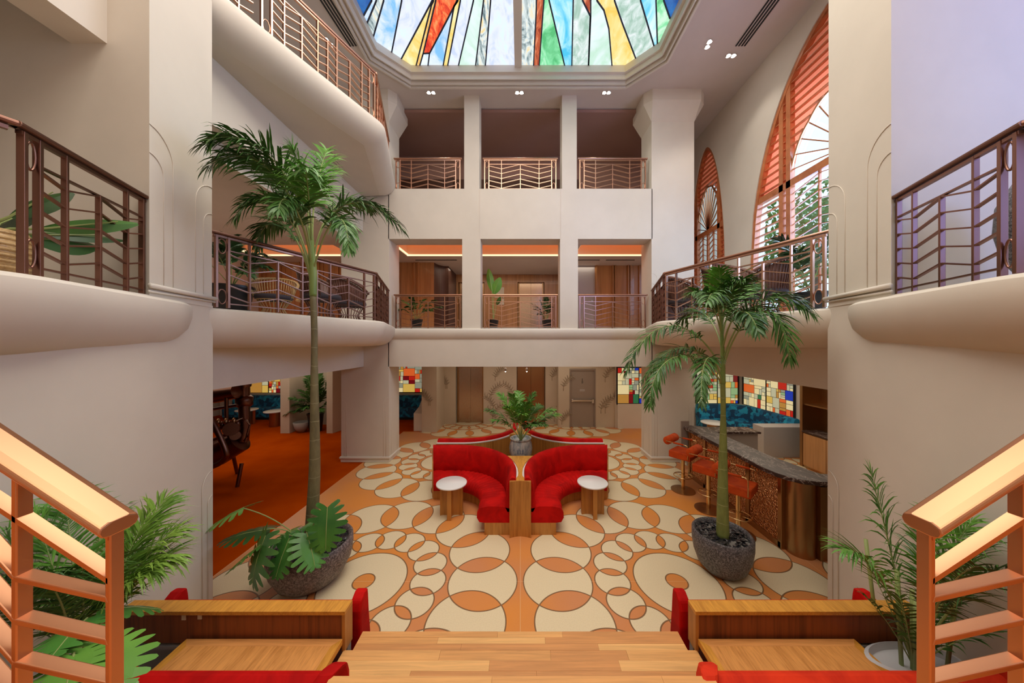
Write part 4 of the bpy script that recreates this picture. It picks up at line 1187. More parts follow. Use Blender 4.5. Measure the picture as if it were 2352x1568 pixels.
# side tables with cross fins
def side_table(loc, label, rz=0, group='round white-topped side tables'):
    T = thing('side_table', label, 'table', loc, rz, group)
    obj('tabletop', MB().lathe([(.255, .535), (.263, .54), (.263, .556), (.258, .56)], n=48), M['whitetop'], T, smooth=True, auto=40)
    for k in range(4):
        a = pi/4*0+k*pi/2; mb = MB()
        pts = []
        for i in range(9):
            t = i/8; r = .02+.18*t; off = .035*sin(pi*t)*0
            pts.append((r, off))
        d = Vector((cos(a-pi/2), sin(a-pi/2), 0)); s = Vector((-d.y, d.x, 0))
        w = lambda t: .014+.022*abs(2*t-1)**2
        poly = [(-.0, 0)]
        P1 = [(d*(.005+.19*i/8)+s*w(i/8)) for i in range(9)]; P2 = [(d*(.005+.19*i/8)-s*w(i/8)) for i in reversed(range(9))]
        mb.prism([(p.x, p.y) for p in P1+P2], 0, .535)
        obj('fin', mb, M['oak'], T)
    return T
st0 = side_table((-1.20, 5.33, 0), 'round white-topped table before the sofa on the orange-carpet side')
dup(st0, (1.27, 5.36, 0), 0, 'round white-topped table before the sofa on the bar side')
dup(st0, (-1.20, 7.55, 0), 0, 'round white-topped table peeping over the far sofa on the orange-carpet side')
dup(st0, (1.15, 7.55, 0), 0, 'round white-topped table peeping over the far sofa on the bar side')
def drum_table(loc, label):
    T = thing('drum_table', label, 'table', loc, 0, 'drum tables by the teal benches')
    obj('tabletop', MB().lathe([(.33, .525), (.34, .53), (.34, .55), (.33, .555)], n=40), M['whitetop'], T, smooth=True, auto=40)
    obj('drum', MB().lathe([(.17, 0), (.17, .525)], n=28), M['bronze'], T, smooth=True, auto=40)
    obj('drum_fin', MB().box(.17, .24, -.012, .012, 0, .525), M['bronze'], T)
    return T
dt = drum_table((-8.85, 11.0, 0), 'white-topped drum table nearer the plant alcove')
dup(dt, (-10.05, 11.2, 0), .6, 'white-topped drum table partly behind the bronze machine')
dup(dt, (5.95, 9.4, 0), .2, 'white-topped drum table beyond the marble bar counter')

# teal benches
def bench(name, label, segs, z_seat=.44, z_back=.88, ends=True):
    """segs: list of (x0,y0,x1,y1) along the wall; seat in front on the given side (nx,ny)"""
    T = thing(name, label, 'bench', (segs[0][0], segs[0][1], 0)); ox, oy = segs[0][0], segs[0][1]
    P = [Vector((s[0]-ox, s[1]-oy, 0)) for s in segs]
    fr = []
    for i, p in enumerate(P):
        d0 = (P[i]-P[i-1]).normalized() if i else (P[1]-P[0]).normalized(); d1 = (P[i+1]-P[i]).normalized() if i < len(P)-1 else d0
        n0 = Vector((d0.y, -d0.x, 0)); n1 = Vector((d1.y, -d1.x, 0)); n = (n0+n1).normalized(); k = 1/max(.4, n.dot(n0))
        fr.append(lambda r, z, p=p, n=n, k=k: tuple(p+n*(r*k)+Vector((0, 0, z))))
    obj('base', MB().sweep(fr, [(.05, 0), (.60, 0), (.60, .10), (.05, .10)]), M['black'], T)
    obj('seat', MB().sweep(fr, [(.05, .10), (.64, .10), (.66, .40), (.63, z_seat), (.2, z_seat+.015), (.05, z_seat)]), M['teal'], T, smooth=True, auto=50)
    obj('backrest', MB().sweep(fr, [(.02, z_seat), (.24, z_seat+.01), (.22, .7), (.17, z_back-.03), (.10, z_back), (.04, z_back-.03), (.02, .7)]), M['teal'], T, smooth=True, auto=50)
    return T
bench('teal_bench', 'long teal patterned bench along the far wall of the carpeted lounge', [(-11.6, 12.5), (-8.0, 12.5)])
bench('teal_bench', 'teal patterned bench glimpsed between the thick column and the lobby', [(-6.0, 12.5), (-3.7, 12.5)])
def arcpts(c, r, a0, a1, n): return [(c[0]+r*cos(a0+(a1-a0)*i/n), c[1]+r*sin(a0+(a1-a0)*i/n)) for i in range(n+1)]
bench('teal_bench', 'teal patterned corner bench curving round behind the bar', [(6.05, 10.55)]+arcpts((7.0, 9.85), .70, pi/2, 0, 8)+[(7.70, 8.36)], z_back=.92)
pd = obj('plinth_block', MB().box(6.35, 7.78, 7.95, 8.33, 0, .80), M['greydoor_b'], bevel=.01); tag(pd, 'pale block ending the teal corner bench', 'plinth')
pd = obj('bench_ledge', MB().box(7.70, 7.795, 8.34, 10.68, 0, .86).box(3.42, 7.795, 10.68, 10.745, 0, .86), M['plaster_trim']); tag(pd, 'cream ledge under the stained glass along the bar room walls', 'ledge')
pd = obj('bench_ledge', MB().box(-12.4, -7.96, 12.58, 12.695, 0, .92), M['plaster_trim']); tag(pd, 'cream ledge under the stained glass strip of the carpeted lounge', 'ledge')
pd = obj('bench_ledge', MB().box(-6.04, -3.64, 12.58, 12.695, 0, .92), M['plaster_trim']); tag(pd, 'cream ledge under the stained glass between column and lobby', 'ledge')
# white cabinet end block right of lobby
# ================================================================== BAR
BX = 3.82
T = thing('bar_counter', 'marble-topped bar with hammered copper front panels', 'bar counter', (BX, 5.5, 0))
def Lb(x, y): return (x-BX, y-5.5)
top = [(3.74, 7.02), (3.70, 6.85), (3.70, 4.62), (3.73, 4.46), (3.80, 4.32), (3.92, 4.22), (4.08, 4.16), (4.30, 4.14), (4.60, 4.14), (4.60, 4.40), (4.36, 4.42), (4.22, 5.1), (4.18, 6.9), (4.0, 7.02)]
obj('countertop', MB().prism([Lb(*p) for p in top], 1.04, 1.10), M['marble'], T, bevel=.012)
obj('body', MB().prism([Lb(*p) for p in [(3.86, 6.86), (3.86, 4.45), (4.30, 4.30), (4.16, 5.1), (4.14, 6.86)]], 0, 1.04), M['walnut'], T)
ys = [6.86, 6.28, 5.70, 5.10, 4.46]
for a, b in zip(ys[:-1], ys[1:]):
    obj('front_panel', MB().box(-.005, .04, b-5.5+.04, a-5.5-.04, .09, 1.0), M['hammered'], T)
for y in ys: obj('stile', MB().box(-.03, .04, y-5.5-.035, y-5.5+.035, .0, 1.04), M['bronze'], T, bevel=.006)
obj('kick_rail', MB().box(-.03, .04, 4.44-5.5, 6.86-5.5, 0, .09), M['bronze'], T)
obj('end_column', MB().lathe([(.17, 0), (.17, 1.04)], (.19, 4.37-5.5, 0), 36), M['bronze'], T, smooth=True, auto=40)
obj('end_panel', MB().box(.30, .85, 4.18-5.5, 4.24-5.5, 0, 1.02), M['bronze'], T)
obj('gate_panel', MB().box(-.16, .02, 6.93-5.5, 6.96-5.5, .55, 1.22), M['greydoor'], T)
T = thing('back_counter', 'marble-topped work counter joining bar and corner bench', 'counter', (5.05, 7.3, 0))
obj('countertop', MB().box(-1.0, .55, -.22, .22, .88, .93), M['marble'], T, bevel=.008); obj('body', MB().box(-.96, .5, -.18, .2, 0, .88), M['greydoor'], T)
T = thing('bar_cabinet', 'bronze back bar cabinet with open shelf and marble ledge', 'cabinet', (6.85, 6.4, 0))
obj('carcass', MB().box(0, .5, 1.0, 1.07, 0, 2.5).box(.42, .5, -2.0, 1.0, 0, 2.5).box(0, .5, -2.0, -1.93, 0, 2.5).box(0, .5, -1.93, 1.0, 2.2, 2.5).box(0.02, .42, -1.93, 1.0, 0, .84), M['bronze'], T)
obj('marble_ledge', MB().box(-.02, .44, -1.93, 1.0, .84, .88), M['marble'], T, bevel=.005)
obj('shelf', MB().box(.03, .42, -1.93, 1.0, 1.5, 1.53), M['bronze'], T)
for k in range(5): obj('cabinet_door', MB().box(-.012, .018, .97-.56*(k+1)+.008, .97-.56*k, .06, .82), M['gallery_wood'], T, bevel=.003)
pw = obj('worktop', MB().box(4.75, 6.6, 4.4, 7.0, .001, .02), M['whitetop']); tag(pw, 'pale floor mat area inside the bar', 'floor covering')

def stool(loc, rz, label):
    T = thing('bar_stool', label, 'bar stool', loc, rz, 'orange velvet bar stools along the marble bar')
    obj('base_disc', MB().lathe([(.225, 0), (.225, .012), (.19, .022), (.03, .03)], n=36), M['bronze'], T, smooth=True, auto=40)
    obj('pole', MB().lathe([(.034, .025), (.034, .68)], n=16), M['brass'], T, smooth=True, auto=40)
    pts = [(.17*cos(a), .17*sin(a), .30) for a in [2*pi*k/28 for k in range(28)]]
    fr_ = obj('footrest', MB().tube(pts, .009, 6, closed=True).tube([(.03, 0, .30), (.17, 0, .30)], .008, 6).tube([(-.03, 0, .30), (-.17, 0, .30)], .008, 6), M['brass'], T, smooth=True)
    obj('seat', MB().box(-.20, .21, -.21, .21, .68, .82), M['orange'], T, bevel=.022)
    obj('bolster', MB().tube([(-.235, -.20, .995), (-.235, -.19, .995), (-.235, .19, .995), (-.235, .20, .995)], [.068, .080, .080, .068], 20), M['orange'], T, smooth=True, auto=50)
    for s in (-1, 1):
        y = s*.228
        a = [(-.235, s*.19, .995), (-.235, y, .995), (.13, y, .995)] + [(.13+.05*sin(k/5*pi/2), y, .945+.05*cos(k/5*pi/2)) for k in range(1, 6)] + [(.18, y, .72)]
        r = obj('arm_rail', MB().tube(a, .009, 8), M['brass'], T, smooth=True)
        obj('arm_sleeve', MB().tube([(-.09, y, .995), (.10, y, .995)], .017, 10), M['orange'], r, smooth=True)
    return T
s0 = stool((3.31, 6.20, 0), radians(-50), 'orange bar stool farthest along the bar, beside the column')
dup(s0, (3.39, 5.49, 0), radians(-50), 'middle orange bar stool, its rolled back showing beside the palm trunk')
dup(s0, (3.42, 4.78, 0), radians(-50), 'orange bar stool half hidden by the trunk of the right-hand palm')

# ================================================================== BOOTHS BESIDE THE TIMBER PLATFORM
def booth(s, lab, red_mat):
    X = lambda x: s*x
    def bx(mb, x0, x1, y0, y1, z0, z1): return mb.box(min(s*x0, s*x1), max(s*x0, s*x1), y0, y1, z0, z1)
    T = thing('booth_partition', 'oak-capped partition between the %s booths' % lab, 'partition', (0, 2.32, 0))
    T.location = (s*2.2, 2.32, 0); o = T.location.copy()
    def O(name, mb, m, **k): mb.v = [(v[0]-o.x, v[1]-o.y, v[2]-o.z) for v in mb.v]; return obj(name, mb, m, T, **k)
    O('cap', bx(MB(), 1.305, 3.0, 2.268, 2.372, .972, 1.0), M['oak_flat'], bevel=.002)
    O('front_panel', bx(MB(), 1.33, 3.0, 2.285, 2.36, .75, .972), M['walnut'])
    O('end_post', bx(MB(), 1.3055, 1.33, 2.269, 2.371, .70, .972), M['oak'])
    O('lower_wall', bx(MB(), 1.31, 3.0, 2.31, 2.36, .0, .75), M['concrete'])
    O('lower_ledge', bx(MB(), 1.9, 3.0, 2.285, 2.31, .70, .725), M['concrete'])
    # table
    T = thing('booth_table', 'oak booth table with inlaid chevron border, %s' % lab, 'table', (s*1.90, 2.05, 0))
    xa, xb, ya, yb = -.58, .58, -.06, .215
    w = .055
    tt = MB()
    obj('tabletop', MB().box(xa+w, xb-w, ya+w, yb-w, .76, .80), M['oak_fan'], T)
    for poly in ([(xa, yb), (xb, yb), (xb-w, yb-w), (xa+w, yb-w)], [(xa, ya), (xb, ya), (xb-w, ya+w), (xa+w, ya+w)]):
        obj('border', MB().prism(poly, .76, .8005), M['oak_x'], T)
    for poly in ([(xa, ya), (xa+w, ya+w), (xa+w, yb-w), (xa, yb)], [(xb, ya), (xb-w, ya+w), (xb-w, yb-w), (xb, yb)]):
        obj('border', MB().prism(poly, .76, .8005), M['oak_flat'], T)
    obj('pedestal', MB().box(-.06, .06, .0, .12, 0, .76), M['walnut'], T)
    # booth sofas: one beyond the partition (its wings show), one in front
    def sofa(name, label, y0, zb, zw, m, x_in, x_out, thick=.14, flip=1, shr=0, wl=1):
        T = thing(name, label, 'sofa', (s*(x_in+x_out)/2, y0, 0)); cx_ = (x_in+x_out)/2
        W = (x_out-x_in)/2
        bk = MB(); n = 28; fr = []
        # back swept across, higher rounded wings at both ends
        f2 = []
        for i in range(n+1):
            x = -W+2*W*i/n; e = min(1, (W-abs(x))/.22)
            hgt = zb+(zw-zb)*(1-e)**1.2*0 + (zb-zb)
            f2.append((x, zb))
        obj('backrest', MB().box(-W+.04, W-.04, -thick/2, thick/2, .30, zb), m, T, bevel=.045)
        for sg in (-1, 1):
            d = .38*flip; mb = MB(); pr = []
            # wing: rounded slab reaching forward from the back
            prof = [(-.07, .12), (-.07, zw-.10), (-.05, zw-.03), (0, zw), (.06, zw-.005), (.12, zw-.05), (.22, zw-.20), (.36, .62), (.42, .56), (.42, .12)]
            prof = [(u if u < .06 else .06+(u-.06)*wl, v) for u, v in prof]
            xw = sg*(W-.045)
            mb.prism_map(prof, xw-(.045 if flip > 0 else .03), xw+(.045 if flip > 0 else .07), lambda u, v, dd: (dd+sg*s*shr*max(0, u)*(1 if sg*s < 0 else 0), u*flip, v))
            mb.v = [(v[0], v[1]*(1 if flip > 0 else 1), v[2]) for v in mb.v]
            obj('wing', mb, m, T, bevel=.03)
        sw = .1 if flip < 0 else .42; sd = .48 if flip < 0 else .30
        obj('seat', MB().box(-W+sw, W-sw, min(0, sd*flip), max(0, sd*flip), .14, .45), m, T, bevel=.03)
        obj('plinth', MB().box(-W+sw+.02, W-sw-.02, min(0, sd*flip*.9), max(0, sd*flip*.9), 0, .14), M['walnut'], T)
        return T
    sofa('booth_sofa', 'red velvet booth sofa beyond the partition, only its wing tips showing, %s' % lab, 2.50, .86, .955, M['red'], 1.275, 2.88, flip=1, wl=.12)
    sofa('booth_sofa', 'red velvet booth sofa closest to the camera, %s' % lab, 1.85, .985, 1.05, red_mat, 1.09, 2.50 if s < 0 else 3.0, flip=-1, shr=.6, thick=.10)
booth(-1, 'on the orange-carpet side', M['red']); booth(1, 'on the bar side', M['redor'])
for (a, b, c, lab) in ((-2.535, -2.505, .925, 'torn bit of tape nearer the end of the dark partition face'), (-2.415, -2.385, .932, 'torn bit of tape nearer the table on the dark partition face')):
    tp = obj('paper_tape', MB().box(a, b, 2.280, 2.2845, c, .971), M['tape']); tag(tp, lab, 'tape')
# timber platform seen between the booths
T = thing('timber_platform', 'pale plank platform between the two booths', 'platform', (0, 2.1, 0))
bw_ = [2.42, 2.372, 2.322, 2.272, 2.20, 2.128, 2.058, 1.98, 1.90, 1.82]; random.seed(2)
PL = [wood('plank_%d' % i, c, tuple(k*.80 for k in c), (.10, 2.2, 2.2), 22, .5, coat=.05) for i, c in enumerate([(.68, .33, .105), (.74, .38, .125), (.62, .28, .09), (.78, .43, .15)])]
edges = [-1.30, -.6, .05, .7, 1.31]
for a, b in zip(bw_[:-1], bw_[1:]):
    e = 1.25 if b > 2.25 else 1.317
    if a < 2.0: e = 1.085
    x = -e
    while x < e:
        x2 = min(e, x+random.uniform(.45, 1.1)); x2 = e if e-x2 < .2 else x2
        obj('plank', MB().box(x+.0006, x2-.0006, b-2.1+.0006, a-2.1, .66, .708+random.uniform(0, .0015)), PL[random.randrange(4)], T); x = x2
obj('plinth', MB().box(-1.2, 1.2, -.26, .30, 0, .66), M['oak'], T)
T = thing('timber_step', 'higher pale timber step at the bottom edge of the view', 'step', (0, 1.5, 0))
yy = [1.80, 1.735, 1.64, 1.54, 1.44]
for a, b in zip(yy[:-1], yy[1:]):
    x = -1.12
    while x < 1.14:
        x2 = min(1.14, x+random.uniform(.5, 1.0)); x2 = 1.14 if 1.14-x2 < .2 else x2
        obj('plank', MB().box(x+.0006, x2-.0006, b-1.5+.0006, a-1.5, .98, 1.033), PL[random.randrange(4)], T); x = x2
obj('riser', MB().box(-1.10, 1.12, -.05, .28, 0, .98), M['oak'], T)

# ================================================================== BRONZE MACHINE
T = thing('bronze_machine', 'dark bronze machine sculpture of barrels, pipes and levers on the carpet', 'sculpture', (-5.9, 6.9, 0))
def mb_at(px, py, Y): p = at(px, py, Y); return (p.x+5.9, p.y-6.9, p.z)
db = M['darkbronze']
def machine_part(name, pts, r, n=16, Y=None, m=None):
    return obj(name, MB().tube(pts, r, n), m or db, T, smooth=True, auto=50)
y = 6.55
machine_part('lower_barrel', [mb_at(380, 1064, y), mb_at(505, 1038, y), mb_at(552, 1010, y+.1), mb_at(556, 1007, y+.1)], [.26, .27, .25, .12], 24)
machine_part('upper_barrel', [mb_at(380, 918, y), mb_at(500, 905, y), mb_at(545, 898, y), mb_at(548, 897, y)], [.17, .18, .15, .08], 24)
machine_part('column', [mb_at(562, 868, y+.2), mb_at(560, 900, y+.2), mb_at(562, 985, y+.1), mb_at(556, 1010, y+.1)], [.09, .11, .09, .12], 20)
machine_part('collar', [mb_at(561, 908, y+.2), mb_at(561, 912, y+.2), mb_at(561, 930, y+.2), mb_at(561, 934, y+.2)], [.11, .155, .155, .11], 20)
machine_part('collar', [mb_at(561, 874, y+.2), mb_at(561, 888, y+.2)], [.14, .12], 20)
machine_part('curved_pipe', bez(mb_at(484, 960, y-.5), mb_at(520, 1030, y-.5), mb_at(520, 1045, y-.5), 8)[:-1]+bez(mb_at(520, 1045, y-.5), mb_at(512, 1068, y-.5), mb_at(470, 1075, y-.5), 8), .05, 12)
machine_part('pipe', [mb_at(484, 992, y-.2), mb_at(560, 962, y-.1)], .035, 10)
machine_part('pipe', [mb_at(484, 1012, y-.25), mb_at(550, 985, y-.1)], .035, 10)
machine_part('pipe', [mb_at(486, 940, y), mb_at(545, 930, y)], .03, 8)
machine_part('pipe', [mb_at(520, 905, y-.1), mb_at(520, 1000, y-.1)], .035, 8)
machine_part('gear', [mb_at(530, 985, y-.35), mb_at(534, 985, y-.15)], .13, 20)
machine_part('gear', [mb_at(540, 1000, y-.30), mb_at(542, 1000, y-.1)], .09, 16)
machine_part('lever', [mb_at(566, 965, y-.1), mb_at(574, 975, y-.2), mb_at(563, 1015, y-.25)], .018, 8)
machine_part('lever', [mb_at(560, 1012, y-.2), mb_at(571, 1000, y-.25)], .018, 8)
for i in range(7):
    q = mb_at(492+i*9, 978-((i*7) % 13), y-.22); obj('valve', MB().lathe([(.03, -.03), (.045, 0), (.03, .05), (.012, .09)], q, 10), M['bronze'] if i % 2 else db, T, smooth=True)
for i, (px, yy) in enumerate(((440, 6.2), (440, 7.1), (545, 6.35), (545, 7.0))):
    q = at(px, 1040, yy); machine_part('leg', [(q.x+5.9, q.y-6.9, .0), (q.x+5.9, q.y-6.9+(.1 if i % 2 == 0 else -.1), .45)], .035, 8)

# ================================================================== PLANTS
def leaflet_strip(mb, p, d, up, L, w, droop, seg=3):
    """narrow pointed blade from p along d, sagging by droop"""
    d = d.normalized(); s = d.cross(up)
    if s.length < 1e-3: s = Vector((1, 0, 0))
    s.normalize(); vs = []; q = Vector(p); dd = d.copy()
    ws = {3: [.45, 1.0, .75, 0], 4: [.35, .9, 1.0, .62, 0]}[seg]
    for i in range(seg+1):
        if i:
            dd = (dd + Vector((0, 0, -droop*.5*i/seg))).normalized(); q = q + dd*(L/seg)
        ww = w*ws[i]/2
        if ww > 0: vs += [q-s*ww, q+s*ww]
        else: vs += [q]
    fs = [(2*i, 2*i+1, 2*i+3, 2*i+2) for i in range(seg-1)] + [(2*(seg-1), 2*(seg-1)+1, 2*seg)]
    mb.add(vs, fs)
def frond(parent, o, pts, ll, n=34, w=.03, droop=.55, m='frond', start=.22, seed=0, ang=55, vee=.35, rw=.012, name='frond', plume=.22):
    rnd = random.Random(seed); mb = MB(); o = Vector(o)
    P = [Vector(p)-o for p in pts]; N = len(P)
    mb.mi = 1; mb.tube(P, [rw*(1-.85*i/(N-1)) for i in range(N)], 5)
    mb.mi = 0
    for i in range(n):
        t = start+(1-start)*i/(n-1); f = t*(N-1); k = min(int(f), N-2); u = f-k
        p = P[k].lerp(P[k+1], u); d = (P[k+1]-P[k]).normalized()
        side = d.cross(Vector((0, 0, 1)))
        if side.length < .15: side = d.cross(Vector((0, 1, 0)))
        side.normalize(); upv = side.cross(d).normalized()
        env = min(1, (t-start)/.16+.5)*(1-.55*max(0, (t-.6)/.4)**1.5)
        for sg in (-1, 1):
            a = radians(ang*(1-.42*t)+rnd.uniform(-10, 10))
            dd = d*cos(a) + side*sg*sin(a) + upv*(vee+rnd.uniform(-plume, plume))
            leaflet_strip(mb, p, dd, upv + side*sg*.5*rnd.uniform(-1, 1), ll*env*rnd.uniform(.8, 1.12), w*rnd.uniform(.75, 1.15), droop*rnd.uniform(.6, 1.4), seg=4)
    leaflet_strip(mb, P[-1], P[-1]-P[-2], Vector((0, 0, 1)), ll*.4, w, droop)
    return obj(name, mb, [M[m], M['stem']], parent, normals=False)
def planter(name, label, loc, prof, m, n=56):
    T = thing(name, label, 'planter', loc)
    obj('bowl', MB().lathe(prof, n=n), M[m], T, smooth=True, auto=50)
    return T
def pebbles(label, c, R, z, n, seed):
    rnd = random.Random(seed); mb = MB()
    for i in range(n):
        r = R*sqrt(rnd.random()); a = rnd.uniform(0, 2*pi); s = rnd.uniform(.016, .034)
        q = Vector((r*cos(a), r*sin(a), rnd.uniform(0, .03)))
        Rm = Matrix.Rotation(rnd.uniform(0, 6.28), 3, 'Z') @ Matrix.Rotation(rnd.uniform(-.6, .6), 3, 'X')
        vs = []; ax = (1.0, .65, .42)
        base = [(0, 0, -1)] + [(cos(k*pi/3)*.8, sin(k*pi/3)*.8, -.5) for k in range(6)] + [(cos(k*pi/3+.5), sin(k*pi/3+.5), .2) for k in range(6)] + [(0, 0, .9)]
        vs = [q + Rm @ Vector((v[0]*s*ax[0], v[1]*s*ax[1], v[2]*s*ax[2])) for v in base]
        fs = [(0, 1+(k+1) % 6, 1+k) for k in range(6)] + [(1+k, 1+(k+1) % 6, 7+(k+1) % 6, 7+k) for k in range(6)] + [(7+k, 7+(k+1) % 6, 13) for k in range(6)]
        mb.add(vs, fs)
    mb.add([(R*1.03*cos(2*pi*k/24), R*1.03*sin(2*pi*k/24), -.005) for k in range(24)], [tuple(range(24))])
    o = obj('pebbles', mb, M['pebble'], loc=(c[0], c[1], z), smooth=True, auto=40); tag(o, label, 'pebbles', kind='stuff')
# ---- tall palm, lounge side
PLX, PLY = -2.64, 3.86
planter('stone_planter', 'larger speckled grey bowl planter with monstera leaves spilling over', (PLX, PLY, 0),
        [(.23, 0), (.28, .012), (.37, .10), (.44, .24), (.465, .38), (.462, .48), (.44, .50), (.41, .48), (.40, .40), (.0, .39)], 'granite_b')
pebbles('black pebbles around the trunk in the larger bowl planter', (PLX, PLY), .395, .44, 260, 1)
o = Vector((PLX-.02, PLY, .40))
TP = thing('tall_palm', 'tall slender palm rising from the larger planter to the upper gallery', 'palm', o)
def pl_(px, py, Y=3.86): return at(px, py, Y)
tr = [pl_(726, 1215), pl_(722, 1100), pl_(723, 980), pl_(722, 860), pl_(722, 760), pl_(719, 680)]
tr = [p-o for p in tr]; tr[0] = Vector((0, 0, -.0))
def curve_pts(P, k=6):
    out = []
    for i in range(len(P)-1):
        p0 = P[max(i-1, 0)]; p1 = P[i]; p2 = P[i+1]; p3 = P[min(i+2, len(P)-1)]
        for j in range(k):
            t = j/k; out.append(.5*((2*p1)+(p2-p0)*t+(2*p0-5*p1+4*p2-p3)*t*t+(3*p1-p0-3*p2+p3)*t**3))
    out.append(P[-1]); return out
tc = curve_pts(tr); nt_ = len(tc)
obj('trunk', MB().tube(tc, [.076-.040*min(1, (i/nt_)*1.5) for i in range(nt_)], 14), M['trunk'], TP, smooth=True)
sh_ = curve_pts([tr[-1], pl_(719, 630)-o, pl_(716, 580)-o, pl_(712, 520)-o]); ns_ = len(sh_)
obj('crownshaft', MB().tube(sh_, [.040*(1-.5*i/ns_)+.012*sin(pi*i/ns_) for i in range(ns_)], 12), M['shaft'], TP, smooth=True)
def two(p0, c1, c2, p3, n=16):
    return [p0*(1-t)**3 + c1*3*t*(1-t)**2 + c2*3*t*t*(1-t) + p3*t**3 for t in [i/n for i in range(n+1)]]
F = [((716, 600, 3.86), (700, 380, 3.5), (560, 270, 3.1), (470, 330, 2.85), 46, 'frond', .40),
     ((714, 600, 3.86), (690, 440, 3.7), (590, 300, 3.2), (480, 380, 2.95), 46, 'frond', .42),
     ((716, 640, 3.86), (680, 480, 3.7), (610, 400, 3.4), (540, 500, 3.2), 44, 'frond', .36),
     ((716, 620, 3.86), (680, 500, 4.0), (640, 400, 4.1), (570, 360, 4.0), 40, 'frond', .42),
     ((716, 560, 3.86), (712, 450, 3.7), (700, 390, 3.3), (705, 385, 2.95), 44, 'frond_b', .42),
     ((718, 560, 3.86), (715, 450, 3.9), (735, 390, 4.1), (750, 345, 4.4), 40, 'frond_b', .42),
     ((716, 580, 3.86), (705, 430, 3.85), (690, 380, 3.8), (670, 340, 3.75), 36, 'frond_b', .36),
     ((720, 600, 3.86), (740, 440, 3.9), (850, 430, 4.0), (925, 530, 4.05), 54, 'frond', .36),
     ((720, 620, 3.86), (760, 460, 3.6), (800, 480, 3.3), (800, 570, 3.15), 40, 'frond', .30),
     ((720, 600, 3.86), (735, 480, 4.2), (790, 430, 4.7), (850, 480, 5.1), 40, 'frond', .42),
     ((716, 655, 3.86), (690, 520, 3.9), (620, 460, 3.9), (590, 560, 3.9), 40, 'frond', .34),
     ((716, 610, 3.86), (700, 480, 3.5), (650, 420, 3.2), (640, 480, 2.9), 40, 'frond', .34)]
for i, (a, b, c, d, n, m, ll) in enumerate(F):
    frond(TP, o, two(at(*a), at(*b), at(*c), at(*d)), ll, n=n+14, m=m, seed=i+1, w=.026, droop=.85, start=.30, vee=.1, plume=.45)
# ---- tall palm, bar side
PRX, PRY = 2.66, 4.02
planter('stone_planter', 'smaller speckled grey bowl planter filled with black pebbles, next to the bar stools', (PRX, PRY, 0),
        [(.16, 0), (.20, .012), (.28, .10), (.33, .24), (.35, .38), (.35, .50), (.33, .52), (.305, .50), (.295, .44), (.0, .43)], 'granite')
pebbles('black pebbles around the trunk in the smaller planter', (PRX, PRY), .292, .47, 190, 7)
o = Vector((PRX-.03, PRY, .44))
TP = thing('tall_palm', 'palm with a green ringed trunk rising beside the bar stools', 'palm', o)
Y = 4.0
tr = [at(1660, 1228, Y)-o, at(1660, 1120, Y)-o, at(1661, 1000, Y)-o, at(1661, 930, Y)-o, at(1660, 880, Y)-o]; tr[0].z = 0
tc = curve_pts(tr); nt_ = len(tc)
obj('trunk', MB().tube(tc, [.078-.048*min(1, (i/nt_)*1.6) for i in range(nt_)], 14), M['trunk_g'], TP, smooth=True)
sh_ = curve_pts([tr[-1], at(1660, 820, Y)-o, at(1657, 740, Y)-o, at(1656, 640, Y)-o]); ns_ = len(sh_)
obj('crownshaft', MB().tube(sh_, [.034*(1-.75*i/ns_) for i in range(ns_)], 12), M['shaft'], TP, smooth=True)
F = [((1658, 850, 4.0), (1610, 740, 3.9), (1500, 690, 3.7), (1440, 850, 3.6), 40, 'frond', .30),
     ((1658, 880, 4.0), (1600, 790, 3.8), (1500, 790, 3.4), (1492, 925, 3.3), 38, 'frond', .26),
     ((1658, 880, 4.0), (1640, 790, 3.8), (1605, 800, 3.4), (1612, 925, 3.2), 34, 'frond', .22),
     ((1657, 740, 4.0), (1656, 700, 4.0), (1655, 650, 3.9), (1652, 620, 3.8), 34, 'frond_b', .26),
     ((1657, 760, 4.0), (1650, 690, 3.9), (1640, 650, 3.6), (1625, 690, 3.3), 32, 'frond', .30),
     ((1658, 780, 4.0), (1670, 700, 4.0), (1700, 640, 4.2), (1740, 660, 4.5), 34, 'frond_b', .32),
     ((1660, 850, 4.0), (1690, 720, 3.8), (1790, 640, 3.4), (1815, 820, 3.2), 46, 'frond', .32),
     ((1660, 830, 4.0), (1700, 690, 3.8), (1790, 640, 3.5), (1865, 720, 3.25), 42, 'frond', .34),
     ((1658, 800, 4.0), (1640, 720, 4.3), (1600, 690, 4.6), (1560, 740, 4.8), 32, 'frond', .30),
     ((1660, 800, 4.0), (1680, 700, 3.7), (1720, 690, 3.3), (1740, 760, 3.1), 34, 'frond', .28),
     ((1657, 760, 4.0), (1665, 690, 4.0), (1680, 650, 3.8), (1710, 640, 3.6), 34, 'frond', .30),
     ((1657, 770, 4.0), (1645, 700, 4.0), (1620, 660, 3.9), (1590, 670, 3.8), 34, 'frond', .28),
     ((1658, 870, 4.0), (1620, 790, 4.1), (1540, 760, 4.0), (1480, 870, 3.9), 36, 'frond', .26)]
for i, (a, b, c, d, n, m, ll) in enumerate(F):
    frond(TP, o, two(at(*a), at(*b), at(*c), at(*d)), ll*1.08, n=n+18, m=m, seed=i+40, w=.022, droop=.8, start=.28, vee=.1, plume=.4)

